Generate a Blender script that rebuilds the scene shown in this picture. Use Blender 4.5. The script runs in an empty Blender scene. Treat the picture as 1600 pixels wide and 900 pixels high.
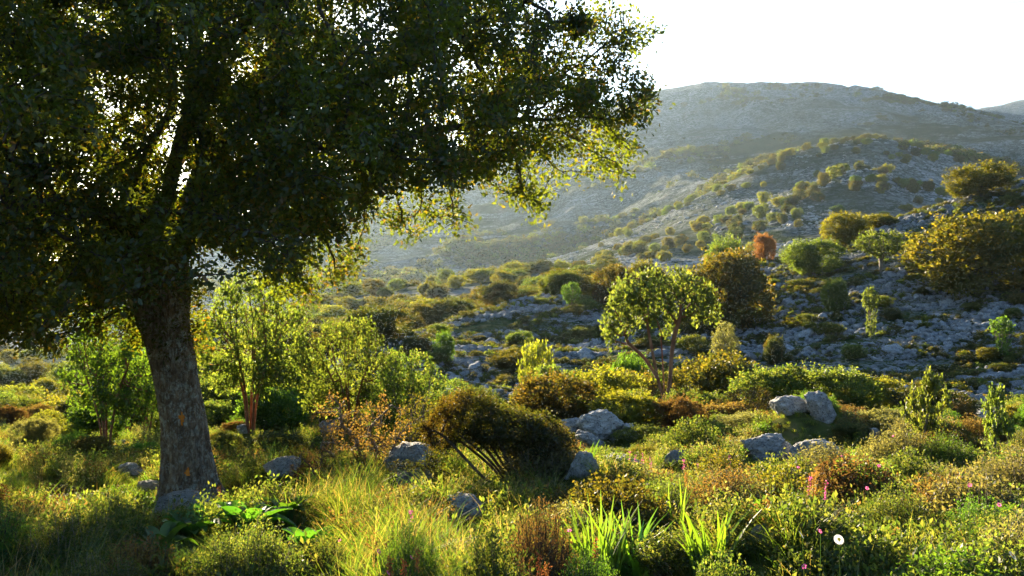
import bpy, math, random
import numpy as np
from mathutils import Vector

# ------------------------------------------------------------------ camera, light, sky, exposure
SC = bpy.context.scene
COL = SC.collection
EYE = 1.5
SUN_AZ, SUN_EL = math.radians(-16.7), math.radians(12.0)
cam_d = bpy.data.cameras.new('camera'); cam = bpy.data.objects.new('camera', cam_d); COL.objects.link(cam)
cam_d.sensor_width = 36.0; cam_d.lens = 36.0; cam_d.clip_start = 0.05; cam_d.clip_end = 20000
cam.location = (0, 0, EYE)
cam.rotation_euler = (math.radians(90) + math.atan(30.0/1600.0), 0, 0)
SC.camera = cam

world = bpy.data.worlds.new('World'); SC.world = world; world.use_nodes = True
wn = world.node_tree; wn.nodes.clear()
sky = wn.nodes.new('ShaderNodeTexSky'); sky.sky_type = 'NISHITA'; sky.sun_disc = False
sky.sun_elevation = SUN_EL; sky.sun_rotation = SUN_AZ
sky.air_density = 1.0; sky.dust_density = 0.5; sky.ozone_density = 3.0
bg = wn.nodes.new('ShaderNodeBackground'); bg.inputs[1].default_value = 0.05
wo = wn.nodes.new('ShaderNodeOutputWorld')
wn.links.new(sky.outputs[0], bg.inputs[0]); wn.links.new(bg.outputs[0], wo.inputs[0])

sun_d = bpy.data.lights.new('sun', 'SUN'); sun_d.energy = 5.0; sun_d.angle = math.radians(0.6); sun_d.color = (1.0, 0.82, 0.56)
sun = bpy.data.objects.new('sun', sun_d); COL.objects.link(sun)
sdir = Vector((math.sin(SUN_AZ)*math.cos(SUN_EL), math.cos(SUN_AZ)*math.cos(SUN_EL), math.sin(SUN_EL)))
sun.rotation_euler = sdir.to_track_quat('Z', 'Y').to_euler()
sun.location = (-30, 60, 40)

SC.view_settings.view_transform = 'Standard'; SC.view_settings.look = 'None'
SC.view_settings.gamma = 1.0; SC.view_settings.use_curve_mapping = False
SC.view_settings.exposure = 2.85
SC.render.engine = 'CYCLES'
SC.cycles.max_bounces = 6; SC.cycles.diffuse_bounces = 3; SC.cycles.glossy_bounces = 2
SC.cycles.transmission_bounces = 4; SC.cycles.volume_bounces = 0; SC.cycles.transparent_max_bounces = 4
SC.cycles.use_denoising = True
SC.cycles.use_adaptive_sampling = True; SC.cycles.adaptive_threshold = 0.02
SC.cycles.caustics_reflective = False; SC.cycles.caustics_refractive = False

# ------------------------------------------------------------------ numeric helpers
def hash2(ix, iy, s):
    h = (ix.astype(np.int64)*374761393 + iy.astype(np.int64)*668265263 + s*974634777) & 0xffffffff
    h = ((h ^ (h >> 13))*1274126177) & 0xffffffff
    return ((h ^ (h >> 16)) & 0xffff)/65535.0
def vn2(x, y, s=0):
    ix, iy = np.floor(x), np.floor(y); fx, fy = x-ix, y-iy
    fx = fx*fx*(3-2*fx); fy = fy*fy*(3-2*fy)
    a = hash2(ix, iy, s); b = hash2(ix+1, iy, s); c = hash2(ix, iy+1, s); d = hash2(ix+1, iy+1, s)
    return (a*(1-fx)+b*fx)*(1-fy)+(c*(1-fx)+d*fx)*fy
def fbm2(x, y, oct=4, s=0):
    x = np.asarray(x, float); y = np.asarray(y, float); t = 0; a = .5; n = 0
    for k in range(oct):
        t = t+a*vn2(x, y, s+k*7); n += a; a *= .5
        x, y = x*2.03+y*.31+5.2, y*2.03-x*.31+1.3
    return t/n*2-1
def hash3(ix, iy, iz, s):
    h = (ix.astype(np.int64)*374761393 + iy.astype(np.int64)*668265263 + iz.astype(np.int64)*2147483647 + s*974634777) & 0xffffffff
    h = ((h ^ (h >> 13))*1274126177) & 0xffffffff
    return ((h ^ (h >> 16)) & 0xffff)/65535.0
def vn3(p, s=0):
    i = np.floor(p); f = p-i; f = f*f*(3-2*f); r = 0
    for dx in (0, 1):
        for dy in (0, 1):
            for dz in (0, 1):
                w = (f[:, 0] if dx else 1-f[:, 0])*(f[:, 1] if dy else 1-f[:, 1])*(f[:, 2] if dz else 1-f[:, 2])
                r = r+w*hash3(i[:, 0]+dx, i[:, 1]+dy, i[:, 2]+dz, s)
    return r
def fbm3(p, oct=4, s=0):
    t = 0; a = .5; n = 0
    for k in range(oct):
        t = t+a*vn3(p, s+k*5); n += a; a *= .5; p = p*2.07+3.1
    return t/n*2-1
def unit(v):
    return v/np.maximum(np.linalg.norm(v, axis=-1, keepdims=True), 1e-9)
def sstep(a, b, x):
    t = np.clip((x-a)/(b-a), 0, 1); return t*t*(3-2*t)

# ------------------------------------------------------------------ terrain heights: (azimuth column) x (distance) table of metres
ST = [33, 42, 55, 70, 88, 105, 130, 165, 205, 260, 310, 370, 430, 520, 650, 850, 1100, 1300, 1500, 1900, 2500, 3500]
TB = {
 -600: [700,700,690,660,640,620,590,570,560,550,540,530,520,510,500,480,460,440,430,440,450,455],
 0:    [712,705,685,650,620,600,590,570,550,545,540,535,520,500,480,460,440,430,430,445,455,460],
 250:  [710,700,675,650,630,610,590,560,530,520,515,505,490,470,450,425,400,390,388,405,430,450],
 480:  [700,680,640,600,570,545,535,510,482,500,510,500,480,450,430,390,340,305,305,350,400,440],
 640:  [690,660,600,518,530,525,508,475,450,470,475,470,455,432,400,350,290,252,252,290,340,400],
 760:  [690,655,600,532,488,500,492,462,436,450,455,450,440,425,385,325,262,222,222,260,320,390],
 880:  [690,660,610,540,470,480,472,448,424,432,430,418,405,405,365,300,230,192,192,230,300,370],
 1000: [680,650,590,530,480,465,455,435,415,400,390,375,358,370,330,260,190,152,152,200,270,350],
 1120: [680,650,590,530,460,425,440,430,410,385,350,320,290,310,300,240,170,136,138,190,260,330],
 1240: [680,645,585,510,430,405,425,420,395,345,298,300,238,265,265,220,165,134,138,185,250,310],
 1360: [675,640,575,490,405,362,390,400,380,330,262,275,221,250,250,215,165,144,150,185,230,280],
 1480: [675,640,570,475,370,316,360,380,370,330,300,300,245,262,255,215,180,168,172,190,188,230],
 1600: [670,635,560,455,340,286,330,350,350,330,310,305,290,290,270,230,200,186,190,195,158,190],
 2000: [660,620,530,400,270,225,250,270,290,280,270,270,270,270,260,240,225,220,210,160,110,120],
}
def pchip(x, y, xq):
    h = np.diff(x); d = np.diff(y)/h; m = np.zeros_like(y)
    m[1:-1] = np.where(d[:-1]*d[1:] > 0, 2*d[:-1]*d[1:]/np.where(d[:-1]+d[1:] == 0, 1, d[:-1]+d[1:]), 0)
    m[0] = d[0]; m[-1] = d[-1]
    k = np.clip(np.searchsorted(x, xq)-1, 0, len(x)-2); t = (xq-x[k])/h[k]
    return ((2*t**3-3*t**2+1)*y[k]+(t**3-2*t**2+t)*h[k]*m[k]+(-2*t**3+3*t**2)*y[k+1]+(t**3-t**2)*h[k]*m[k+1])
LY = np.linspace(math.log(.5), math.log(4000), 700)
cols = []
us = np.array([(k-800)/1600.0 for k in sorted(TB)])
for k in sorted(TB):
    ys = [0.5, 5, 10, 16, 25]+ST
    left = 1 if k < 500 else 0
    zs = [0, 0, -.37, -.80, -1.38-.1*left]+[EYE+(480-p)/1600.0*Y for p, Y in zip(TB[k], ST)]
    cols.append(pchip(np.log(np.array(ys, float)), np.array(zs, float), LY))
cols = np.array(cols)
UG = np.linspace(us[0], us[-1], 500)
GRID = np.array([pchip(us, cols[:, j], UG) for j in range(len(LY))])     # (LY, UG)
def base_h(u, Y):
    fu = np.clip((u-UG[0])/(UG[1]-UG[0]), 0, len(UG)-1.001)
    fy = np.clip((np.log(np.maximum(Y, .5))-LY[0])/(LY[1]-LY[0]), 0, len(LY)-1.001)
    iu = fu.astype(int); iy = fy.astype(int); a = fu-iu; b = fy-iy
    return (GRID[iy, iu]*(1-a)+GRID[iy, iu+1]*a)*(1-b)+(GRID[iy+1, iu]*(1-a)+GRID[iy+1, iu+1]*a)*b
MEAN = GRID.mean(axis=1)
MOUNDS = [(1450, 9, 2.2, .15), (640, 10, 1.2, .12)]
def H(x, y):
    x = np.atleast_1d(np.asarray(x, float)); y = np.atleast_1d(np.asarray(y, float))
    r = np.hypot(x, y); az = np.arctan2(x, y)
    ac = np.clip(az, math.atan(UG[0]), math.atan(UG[-1]))
    Y = r*np.cos(ac); z = base_h(np.tan(ac), Y)
    w = sstep(math.radians(70), math.radians(165), np.abs(az))
    zm = np.interp(np.log(np.maximum(Y, .5)), LY, MEAN)
    z = z*(1-w)+zm*w
    for px, yb, rb, hb in MOUNDS: z = z+hb*np.exp(-((x-(px-800)/1600*yb)**2+(y-yb)**2)/rb**2)
    z = z+fbm2(x/1.7, y/1.7, 3, 1)*.17*sstep(2, 7, r)
    z = z+fbm2(x/9, y/9, 4, 3)*.9*sstep(32, 60, r)*(1-.5*sstep(100, 200, r))
    z = z+fbm2(x/45, y/45, 4, 5)*3.0*sstep(110, 260, r)
    rg = 1-np.abs(fbm2(x/170, y/230, 5, 9))*2
    z = z+(rg-.45)*27*sstep(420, 700, r)*(1-.55*sstep(1050, 1300, r))
    return z
def h1(x, y): return float(H(x, y)[0])
def at(px, Y):
    x = (px-800)/1600.0*Y
    return x, Y, h1(x, Y)
# the meadow rocks sit on small rises of the ground
ROCKS = [
  ((0, 905, 17.5, 652, 58, 'left rounded rock of the pale outcrop in front of the forked tree'), dict()),
  ((1, 938, 17.2, 640, 74, 'largest sloping rock in the middle of the pale outcrop'), dict(tilt=(0, -.25))),
  ((2, 975, 17.0, 662, 62, 'right low rock of the pale outcrop'), dict(rz=1)),
  ((3, 925, 16.4, 672, 60, 'small front rock at the foot of the pale outcrop'), dict(rz=2)),
  ((1, 1236, 16.0, 618, 62, 'left rock of the paired tall pale rocks on the meadow edge'), dict(hr=.8)),
  ((5, 1280, 15.7, 610, 54, 'right rock of the paired tall pale rocks on the meadow edge'), dict(rz=.6, hr=.95)),
  ((0, 1200, 13.5, 680, 78, 'long flat rock lying left of the square-ended slab'), dict(rz=.3)),
  ((1, 1270, 13.2, 686, 80, 'square-ended flat slab lying below the paired tall rocks'), dict(rz=3.3)),
  ((2, 1195, 14.6, 676, 60, 'thin pale rock just behind the long flat rock'), dict()),
  ((3, 1056, 11.5, 702, 36, 'small upright whitish rock standing alone in the flowers'), dict(tilt=(0, .1))),
  ((4, 910, 9.0, 704, 50, 'tall leaning white rock right of the juniper'), dict(tilt=(0, .3), rz=.2)),
  ((5, 732, 7.6, 770, 70, 'white wedge-shaped rock in the grass below the juniper'), dict(rz=.4, tilt=(0, .15))),
  ((0, 445, 10.2, 712, 58, 'upright brownish rock leaning right between the oak and the thorny shrub'), dict(tilt=(0, -.25), rz=.3)),
  ((1, 650, 10.4, 690, 90, 'large dark rock in the shade left of the juniper'), dict(rz=1.2)),
  ((2, 640, 9.8, 724, 70, 'lower dark rock in front of the large dark rock'), dict(rz=2.2)),
  ((3, 1192, 5.4, 818, 50, 'small white rock almost buried in the foreground herbs'), dict(rz=.5)),
  ((4, 288, 8.9, 766, 96, 'grey rounded rock under the roots of the oak'), dict(rz=.2, dk=.6)),
  ((5, 206, 12.2, 722, 40, 'small pale rock left of the oak trunk, farther of two'), dict()),
  ((0, 238, 11.0, 749, 50, 'rounded cracked rock touching the left side of the oak foot'), dict()),
  ((1, 154, 10.4, 766, 34, 'small grey rock half hidden in the shaded scrub left of the oak'), dict()),
  ((2, 62, 10.6, 762, 80, 'long low pale rock in the shaded scrub at the lower left'), dict(rz=.2)),
  ((3, 8, 12.4, 738, 40, 'pale rock cut by the left edge of the photo'), dict()),
  ((4, 968, 12.5, 710, 90, 'low pinkish rock barely showing above the pink flowers'), dict(rz=.4)),
  ((5, 382, 17.0, 662, 24, 'tiny white rock beyond the oak at the meadow edge'), dict()),
  ((0, 682, 14.5, 664, 30, 'small bluish rock behind the juniper'), dict()),
  ((1, 515, 15.0, 656, 34, 'bluish rock at the foot of the leafy yellow-green tree'), dict()),
  ((2, 188, 19.0, 686, 40, 'flat pale rock on the far rim of the left meadow'), dict()),
  ((3, 120, 20.5, 690, 40, 'low pale rock on the far rim of the left meadow below the dark bush'), dict()),
  ((4, 1365, 15.0, 668, 26, 'small pale rock peeping from the grey-green domed shrub'), dict()),
  ((5, 770, 15.5, 668, 26, 'small pale rock between the juniper and the fence post'), dict()),
]
def rock_ratio(w, tilt): return .85 if abs(tilt[1]) > .29 else .62
for (k_, px_, Y_, top_, wpx_, lab_), kw_ in ROCKS:
    w_ = wpx_/1600*Y_; x_, y_, z_ = at(px_, Y_); over = EYE+(480-top_)/1600*Y_-z_-w_*kw_.get('hr', rock_ratio(w_, kw_.get('tilt', (0, 0))))*.85
    if over > 0: MOUNDS.append((px_, Y_, w_*.8+.3, over))
def seen(x, y, z, n=60):
    t = np.linspace(.04, .985, n)
    return bool(np.all(H(x*t, y*t) < EYE+(z-EYE)*t+.15))

# ------------------------------------------------------------------ mesh helpers
class MB:
    def __init__(s): s.v = []; s.f4 = []; s.f3 = []; s.n = 0
    def add(s, v, f4=None, f3=None):
        s.v.append(np.asarray(v, np.float32).reshape(-1, 3))
        if f4 is not None and len(f4): s.f4.append(np.asarray(f4, np.int64)+s.n)
        if f3 is not None and len(f3): s.f3.append(np.asarray(f3, np.int64)+s.n)
        s.n += len(s.v[-1])
    def mesh(s, name, mat=None, smooth=False):
        me = bpy.data.meshes.new(name)
        v = np.concatenate(s.v) if s.v else np.zeros((0, 3), np.float32)
        f4 = np.concatenate(s.f4) if s.f4 else np.zeros((0, 4), np.int64)
        f3 = np.concatenate(s.f3) if s.f3 else np.zeros((0, 3), np.int64)
        me.vertices.add(len(v)); me.vertices.foreach_set('co', v.ravel())
        loops = np.concatenate([f4.ravel(), f3.ravel()]).astype(np.int32)
        me.loops.add(len(loops)); me.loops.foreach_set('vertex_index', loops)
        n4, n3 = len(f4), len(f3)
        st = np.concatenate([np.arange(n4)*4, n4*4+np.arange(n3)*3]).astype(np.int32)
        me.polygons.add(n4+n3); me.polygons.foreach_set('loop_start', st)
        if smooth: me.polygons.foreach_set('use_smooth', np.ones(n4+n3, bool))
        me.update(calc_edges=True)
        if mat: me.materials.append(mat)
        return me
def ob(name, me, parent=None, loc=(0, 0, 0), rot=(0, 0, 0), scl=(1, 1, 1), link=True, mat=None):
    o = bpy.data.objects.new(name, me)
    if link: COL.objects.link(o)
    o.location = loc; o.rotation_euler = rot; o.scale = scl
    if parent: o.parent = parent
    if mat:
        o.material_slots[0].link = 'OBJECT'; o.material_slots[0].material = mat
    return o
def tag(o, label, cat, group=None, kind=None):
    if kind: o['kind'] = kind
    if label: o['label'] = label
    if cat: o['category'] = cat
    if group: o['group'] = group
    return o

def add_leaves(mb, base, axis, L, W, rng, fold=.18, updir=.5, curl=.1):
    """one folded kite per leaf"""
    n = len(base)
    if n == 0: return
    axis = unit(axis)
    ref = rng.normal(size=(n, 3)); ref[:, 2] += updir*1.5
    side = unit(np.cross(axis, ref)); nrm = np.cross(side, axis)
    L = np.broadcast_to(L, n)[:, None]; W = np.broadcast_to(W, n)[:, None]
    v0 = base; v2 = base+axis*L-nrm*L*curl
    m = base+axis*L*.5+nrm*L*fold*.5
    v1 = m+side*W*.5; v3 = m-side*W*.5
    V = np.stack([v0, v1, v2, v3], 1).reshape(-1, 3)
    mb.add(V, np.arange(n*4).reshape(-1, 4))
def clusters(mb, P, D, per, L, W, spread, rng, twig=.0, div=.9, updir=.5):
    """per leaves fanning round each twig end P with direction D"""
    n = len(P); D = unit(D)
    P2 = np.repeat(P, per, 0); D2 = np.repeat(D, per, 0)
    t = rng.random((n*per, 1))
    off = rng.normal(size=(n*per, 3))*spread
    base = P2+D2*(t-.5)*twig+off
    ax = D2+rng.normal(size=(n*per, 3))*div
    k = .65+.7*rng.random(n*per)
    add_leaves(mb, base, ax, L*k, W*k, rng, updir=updir)

def colonize(seed_pts, seed_par, A, step, infl, kill, rng, maxit=220, trop=(0, 0, 0)):
    P = [np.array(p, float) for p in seed_pts]; par = list(seed_par)
    A = A.copy(); P_arr = np.array(P)
    d = np.linalg.norm(A[:, None]-P_arr[None], axis=2); near = d.argmin(1); dist = d.min(1)
    alive = np.ones(len(A), bool); trop = np.array(trop)
    for it in range(maxit):
        act = alive & (dist < infl)
        if not act.any(): break
        idx = near[act]; v = unit(A[act]-np.array(P)[idx])
        u, inv = np.unique(idx, return_inverse=True)
        s = np.zeros((len(u), 3)); np.add.at(s, inv, v)
        s = unit(unit(s)+rng.normal(size=s.shape)*.16+trop)
        newp = np.array(P)[u]+s*step
        base = len(P)
        for q, pi in zip(newp, u): P.append(q); par.append(int(pi))
        a_i = np.where(alive)[0]
        dn = np.linalg.norm(A[a_i][:, None]-newp[None], axis=2); mn = dn.min(1); am = dn.argmin(1)
        up = mn < dist[a_i]-1e-9
        dist[a_i[up]] = mn[up]; near[a_i[up]] = am[up]+base
        alive &= dist > kill
        if len(P) > 26000: break
    return np.array(P), np.array(par)
def radii(P, par, tip, expo=2.3, cap=None):
    n = len(P); r = np.zeros(n); ch = [0]*n
    for i in range(n-1, -1, -1):
        r[i] = max(r[i], tip**expo)
        if par[i] >= 0: r[par[i]] += r[i]; ch[par[i]] += 1
    r = r**(1/expo)
    if cap: r = np.minimum(r, cap)
    return r, np.array(ch)
def tubes(mb, P, par, r, sides=5, minr=0):
    n = len(P); kids = [[] for _ in range(n)]
    for i in range(n):
        if par[i] >= 0: kids[par[i]].append(i)
    stack = [(i, None) for i in range(n) if par[i] < 0]
    while stack:
        s, start = stack.pop()
        chain = [s]; c = s
        while kids[c]:
            k = sorted(kids[c], key=lambda q: -r[q])
            for o in k[1:]: stack.append((o, c))
            c = k[0]; chain.append(c)
        pts = [P[i] for i in chain]; rr = [r[i] for i in chain]
        if start is not None: pts = [P[start]]+pts; rr = [rr[0]]+rr
        if len(pts) < 2 or max(rr) < minr: continue
        pts = np.array(pts); rr = np.array(rr)
        tube(mb, pts, rr, sides)
def tube(mb, pts, rr, sides=6, wob=0, rng=None):
    pts = np.asarray(pts, float); m = len(pts); rr = np.broadcast_to(np.asarray(rr, float), m)
    T = unit(np.gradient(pts, axis=0)); ref = np.array([1., .3, .1]) if abs(T[0, 0]) < .8 else np.array([0, 1., 0])
    an = np.arange(sides)*2*math.pi/sides; ca = np.cos(an)[:, None]; sa = np.sin(an)[:, None]
    V = []; x = ref
    for i in range(m):
        x = x-T[i]*np.dot(x, T[i]); x = x/max(np.linalg.norm(x), 1e-6); y = np.cross(T[i], x)
        V.append(pts[i]+(ca*x+sa*y)*rr[i])
    V = np.array(V).reshape(-1, 3)
    i = np.arange(m-1)[:, None]*sides; j = np.arange(sides)[None]; j2 = (j+1) % sides
    F = np.stack([i+j, i+j2, i+sides+j2, i+sides+j], -1).reshape(-1, 4)
    mb.add(V, F)
    # closed tip
    tip = pts[-1]+T[-1]*rr[-1]
    mb.add(np.vstack([V[-sides:], tip]), None, [[k, (k+1) % sides, sides] for k in range(sides)])
def smooth_path(pts, n):
    pts = np.asarray(pts, float); t = np.linspace(0, 1, len(pts)); q = np.linspace(0, 1, n)
    return np.stack([pchip(t, pts[:, k], q) for k in range(pts.shape[1])], 1)

# ------------------------------------------------------------------ materials
def new_mat(name):
    m = bpy.data.materials.new(name); m.use_nodes = True; m.node_tree.nodes.clear(); return m, m.node_tree
def N(nt, t, **kw):
    n = nt.nodes.new(t)
    for k, v in kw.items():
        if k.startswith('i_'):
            key = k[2:]; key = int(key) if key.isdigit() else key
            n.inputs[key].default_value = v
        else: setattr(n, k, v)
    return n
def ramp(nt, src, stops, interp='LINEAR'):
    r = nt.nodes.new('ShaderNodeValToRGB'); r.color_ramp.interpolation = interp
    e = r.color_ramp.elements
    while len(e) < len(stops): e.new(.5)
    for k, (p, c) in enumerate(stops):
        e[k].position = p; e[k].color = (*c, 1) if len(c) == 3 else c
    nt.links.new(src, r.inputs[0]); return r.outputs[0]
def noise(nt, vec, scale, detail=4, rough=.55, dist=0):
    n = nt.nodes.new('ShaderNodeTexNoise'); n.inputs['Scale'].default_value = scale; n.inputs['Detail'].default_value = detail
    n.inputs['Roughness'].default_value = rough; n.inputs['Distortion'].default_value = dist
    nt.links.new(vec, n.inputs['Vector']); return n.outputs[0]
def mixc(nt, fac, a, b, mode='MIX'):
    m = nt.nodes.new('ShaderNodeMix'); m.data_type = 'RGBA'; m.blend_type = mode
    for s, v in ((0, fac), (6, a), (7, b)):
        if isinstance(v, (int, float)): m.inputs[s].default_value = v
        elif isinstance(v, tuple): m.inputs[s].default_value = (*v, 1)
        else: nt.links.new(v, m.inputs[s])
    return m.outputs[2]
def mth(nt, op, a, b=None, clamp=False):
    m = nt.nodes.new('ShaderNodeMath'); m.operation = op; m.use_clamp = clamp
    for s, v in ((0, a), (1, b)):
        if v is None: continue
        if isinstance(v, (int, float)): m.inputs[s].default_value = v
        else: nt.links.new(v, m.inputs[s])
    return m.outputs[0]
def leaf_mat(name, cols, trans=.5, tcol=(1.5, 1.45, .5), gloss=.05, patch=None, pscale=1.5):
    m, nt = new_mat(name); L = nt.links.new
    geo = N(nt, 'ShaderNodeNewGeometry'); oi = N(nt, 'ShaderNodeObjectInfo'); tc = N(nt, 'ShaderNodeTexCoord')
    stops = [(k/(len(cols)-1) if len(cols) > 1 else 0, c) for k, c in enumerate(cols)]
    c = ramp(nt, geo.outputs['Random Per Island'], stops)
    if patch:
        nz = noise(nt, tc.outputs['Object'], pscale, 3)
        f = ramp(nt, nz, [(.48, (0, 0, 0)), (.62, (1, 1, 1))])
        c = mixc(nt, mth(nt, 'MULTIPLY', f, .75), c, patch)
    hs = N(nt, 'ShaderNodeHueSaturation')
    L(mth(nt, 'ADD', mth(nt, 'MULTIPLY', oi.outputs['Random'], .035), .483), hs.inputs['Hue'])
    L(mth(nt, 'ADD', mth(nt, 'MULTIPLY', oi.outputs['Random'], .4), .8), hs.inputs['Value'])
    L(c, hs.inputs['Color'])
    d = N(nt, 'ShaderNodeBsdfDiffuse'); L(hs.outputs[0], d.inputs[0])
    tr = N(nt, 'ShaderNodeBsdfTranslucent'); L(mixc(nt, 1.0, hs.outputs[0], tcol, 'MULTIPLY'), tr.inputs[0])
    mx = N(nt, 'ShaderNodeMixShader'); mx.inputs[0].default_value = trans; L(d.outputs[0], mx.inputs[1]); L(tr.outputs[0], mx.inputs[2])
    g = N(nt, 'ShaderNodeBsdfGlossy'); g.inputs['Roughness'].default_value = .5; g.inputs[0].default_value = (1, 1, 1, 1)
    m2 = N(nt, 'ShaderNodeMixShader'); m2.inputs[0].default_value = gloss; L(mx.outputs[0], m2.inputs[1]); L(g.outputs[0], m2.inputs[2])
    out = N(nt, 'ShaderNodeOutputMaterial'); L(m2.outputs[0], out.inputs[0]); return m
def solid_mat(name, base, rough=.9, bump=None):
    m, nt = new_mat(name); L = nt.links.new
    p = N(nt, 'ShaderNodeBsdfPrincipled'); p.inputs['Roughness'].default_value = rough
    p.inputs['Specular IOR Level'].default_value = .25
    if isinstance(base, tuple): p.inputs[0].default_value = (*base, 1)
    else: L(base(nt), p.inputs[0])
    if bump: L(bump(nt), p.inputs['Normal'])
    out = N(nt, 'ShaderNodeOutputMaterial'); L(p.outputs[0], out.inputs[0]); return m
def bumpn(nt, h, strength, dist):
    b = N(nt, 'ShaderNodeBump'); b.inputs['Strength'].default_value = strength; b.inputs['Distance'].default_value = dist
    nt.links.new(h, b.inputs['Height']); return b.outputs[0]

def rock_color(nt):
    tc = N(nt, 'ShaderNodeTexCoord'); oi = N(nt, 'ShaderNodeObjectInfo'); v = tc.outputs['Object']
    a = noise(nt, v, 2.2, 6, .65); b = noise(nt, v, 9, 5, .7); c = noise(nt, v, 4.2, 6, .7, .6)
    col = ramp(nt, a, [(.3, (.24, .24, .235)), (.5, (.38, .375, .36)), (.7, (.52, .51, .48))])
    col = mixc(nt, ramp(nt, b, [(.52, (0, 0, 0)), (.60, (.9, .9, .9))]), col, (.10, .095, .09))
    col = mixc(nt, ramp(nt, c, [(.56, (0, 0, 0)), (.64, (.75, .75, .75))]), col, (.55, .55, .53))
    col = mixc(nt, ramp(nt, noise(nt, v, 3.1, 3), [(.63, (0, 0, 0)), (.7, (.5, .5, .5))]), col, (.34, .26, .13))
    h = N(nt, 'ShaderNodeHueSaturation'); nt.links.new(col, h.inputs['Color'])
    nt.links.new(mth(nt, 'ADD', mth(nt, 'MULTIPLY', oi.outputs['Random'], .5), .7), h.inputs['Value'])
    return h.outputs[0]
def rock_bump(nt):
    tc = N(nt, 'ShaderNodeTexCoord'); v = tc.outputs['Object']
    vo = N(nt, 'ShaderNodeTexVoronoi', feature='DISTANCE_TO_EDGE'); vo.inputs['Scale'].default_value = 2.6; nt.links.new(v, vo.inputs['Vector'])
    cr = mth(nt, 'MULTIPLY', ramp(nt, vo.outputs[0], [(0, (0, 0, 0)), (.06, (1, 1, 1))]), .5)
    return bumpn(nt, mth(nt, 'ADD', mth(nt, 'ADD', noise(nt, v, 6, 8, .7), cr), mth(nt, 'MULTIPLY', noise(nt, v, 30, 3), .2)), .8, .07)
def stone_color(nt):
    c = rock_color(nt); return mixc(nt, 1.0, c, (.70, .74, .80), 'MULTIPLY')  # limestone darkened and blued: the slope's shade is put into the colour
M_stone = solid_mat('shaded_grey_stone', stone_color, .95, rock_bump)
M_rock = solid_mat('limestone', rock_color, .92, rock_bump)

def bark_color(nt):
    tc = N(nt, 'ShaderNodeTexCoord'); mp = N(nt, 'ShaderNodeMapping'); mp.inputs['Scale'].default_value = (1, 1, .35)
    nt.links.new(tc.outputs['Object'], mp.inputs[0]); v = tc.outputs['Object']
    c = ramp(nt, noise(nt, mp.outputs[0], 22, 6, .7), [(.3, (.07, .042, .025)), (.5, (.22, .155, .10)), (.7, (.40, .32, .23))])
    li = ramp(nt, noise(nt, v, 13, 8, .8), [(.50, (0, 0, 0)), (.57, (.9, .9, .9))])
    big = ramp(nt, noise(nt, v, 2.2, 3), [(.4, (.5, .5, .5)), (.6, (1, 1, 1))])
    c = mixc(nt, mixc(nt, 1.0, li, big, 'MULTIPLY'), c, (.46, .45, .37))
    return mixc(nt, ramp(nt, noise(nt, v, 5, 4), [(.6, (0, 0, 0)), (.7, (.6, .6, .6))]), c, (.17, .09, .04))
def bark_bump(nt):
    tc = N(nt, 'ShaderNodeTexCoord'); mp = N(nt, 'ShaderNodeMapping'); mp.inputs['Scale'].default_value = (1, 1, .4)
    nt.links.new(tc.outputs['Object'], mp.inputs[0])
    vo = N(nt, 'ShaderNodeTexVoronoi', feature='DISTANCE_TO_EDGE'); vo.inputs['Scale'].default_value = 26; nt.links.new(mp.outputs[0], vo.inputs['Vector'])
    return bumpn(nt, mth(nt, 'ADD', ramp(nt, vo.outputs[0], [(0, (0, 0, 0)), (.25, (1, 1, 1))]), noise(nt, mp.outputs[0], 45, 5, .7)), 1.0, .04)
M_bark = solid_mat('oak_bark', bark_color, .95, bark_bump)
def twig_c(a, b):
    def f(nt):
        tc = N(nt, 'ShaderNodeTexCoord')
        return ramp(nt, noise(nt, tc.outputs['Object'], 14, 4), [(.35, a), (.65, b)])
    return f
M_twig = solid_mat('dark_twig', twig_c((.03, .022, .015), (.10, .08, .06)), .9)
M_redbark = solid_mat('red_brown_bark', twig_c((.13, .055, .028), (.27, .13, .065)), .85)
M_greybark = solid_mat('grey_brown_bark', twig_c((.10, .075, .05), (.25, .20, .15)), .9)
M_dead = solid_mat('bleached_wood', twig_c((.22, .18, .13), (.42, .37, .30)), .9)
M_lichen = solid_mat('orange_lichen', twig_c((.45, .12, .015), (.60, .22, .03)), .95)

# foliage colours (real leaf reflectances)
F = {}
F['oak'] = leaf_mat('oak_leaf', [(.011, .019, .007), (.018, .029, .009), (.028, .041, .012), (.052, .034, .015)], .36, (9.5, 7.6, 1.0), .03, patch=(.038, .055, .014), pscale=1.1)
F['lime'] = leaf_mat('lime_green_leaf', [(.05, .08, .02), (.085, .125, .03), (.14, .165, .045)], 0.60, (1.95, 1.85, .60), 0.024)
F['fresh'] = leaf_mat('fresh_green_leaf', [(.05, .082, .024), (.085, .125, .034), (.135, .165, .05)], .58, (1.95, 1.9, .65), .02)
F['green'] = leaf_mat('mid_green_leaf', [(.03, .07, .015), (.055, .10, .02), (.09, .14, .03)], 0.58, (2.20, 2.20, 0.50), 0.024)
F['yellow'] = leaf_mat('yellow_green_leaf', [(.08, .10, .02), (.13, .145, .022), (.19, .18, .03)], 0.60, (1.90, 1.75, 0.50), 0.024)
F['gold'] = leaf_mat('golden_olive_leaf', [(.035, .048, .015), (.07, .072, .018), (.12, .10, .022)], 0.55, (2.30, 2.00, 0.50), 0.024, patch=(.07, .08, .015))
F['dark'] = leaf_mat('dark_evergreen_leaf', [(.018, .032, .012), (.035, .05, .015), (.06, .06, .018)], 0.48, (2.94, 2.55, 0.50), 0.030, patch=(.09, .065, .02), pscale=2.0)
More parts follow.
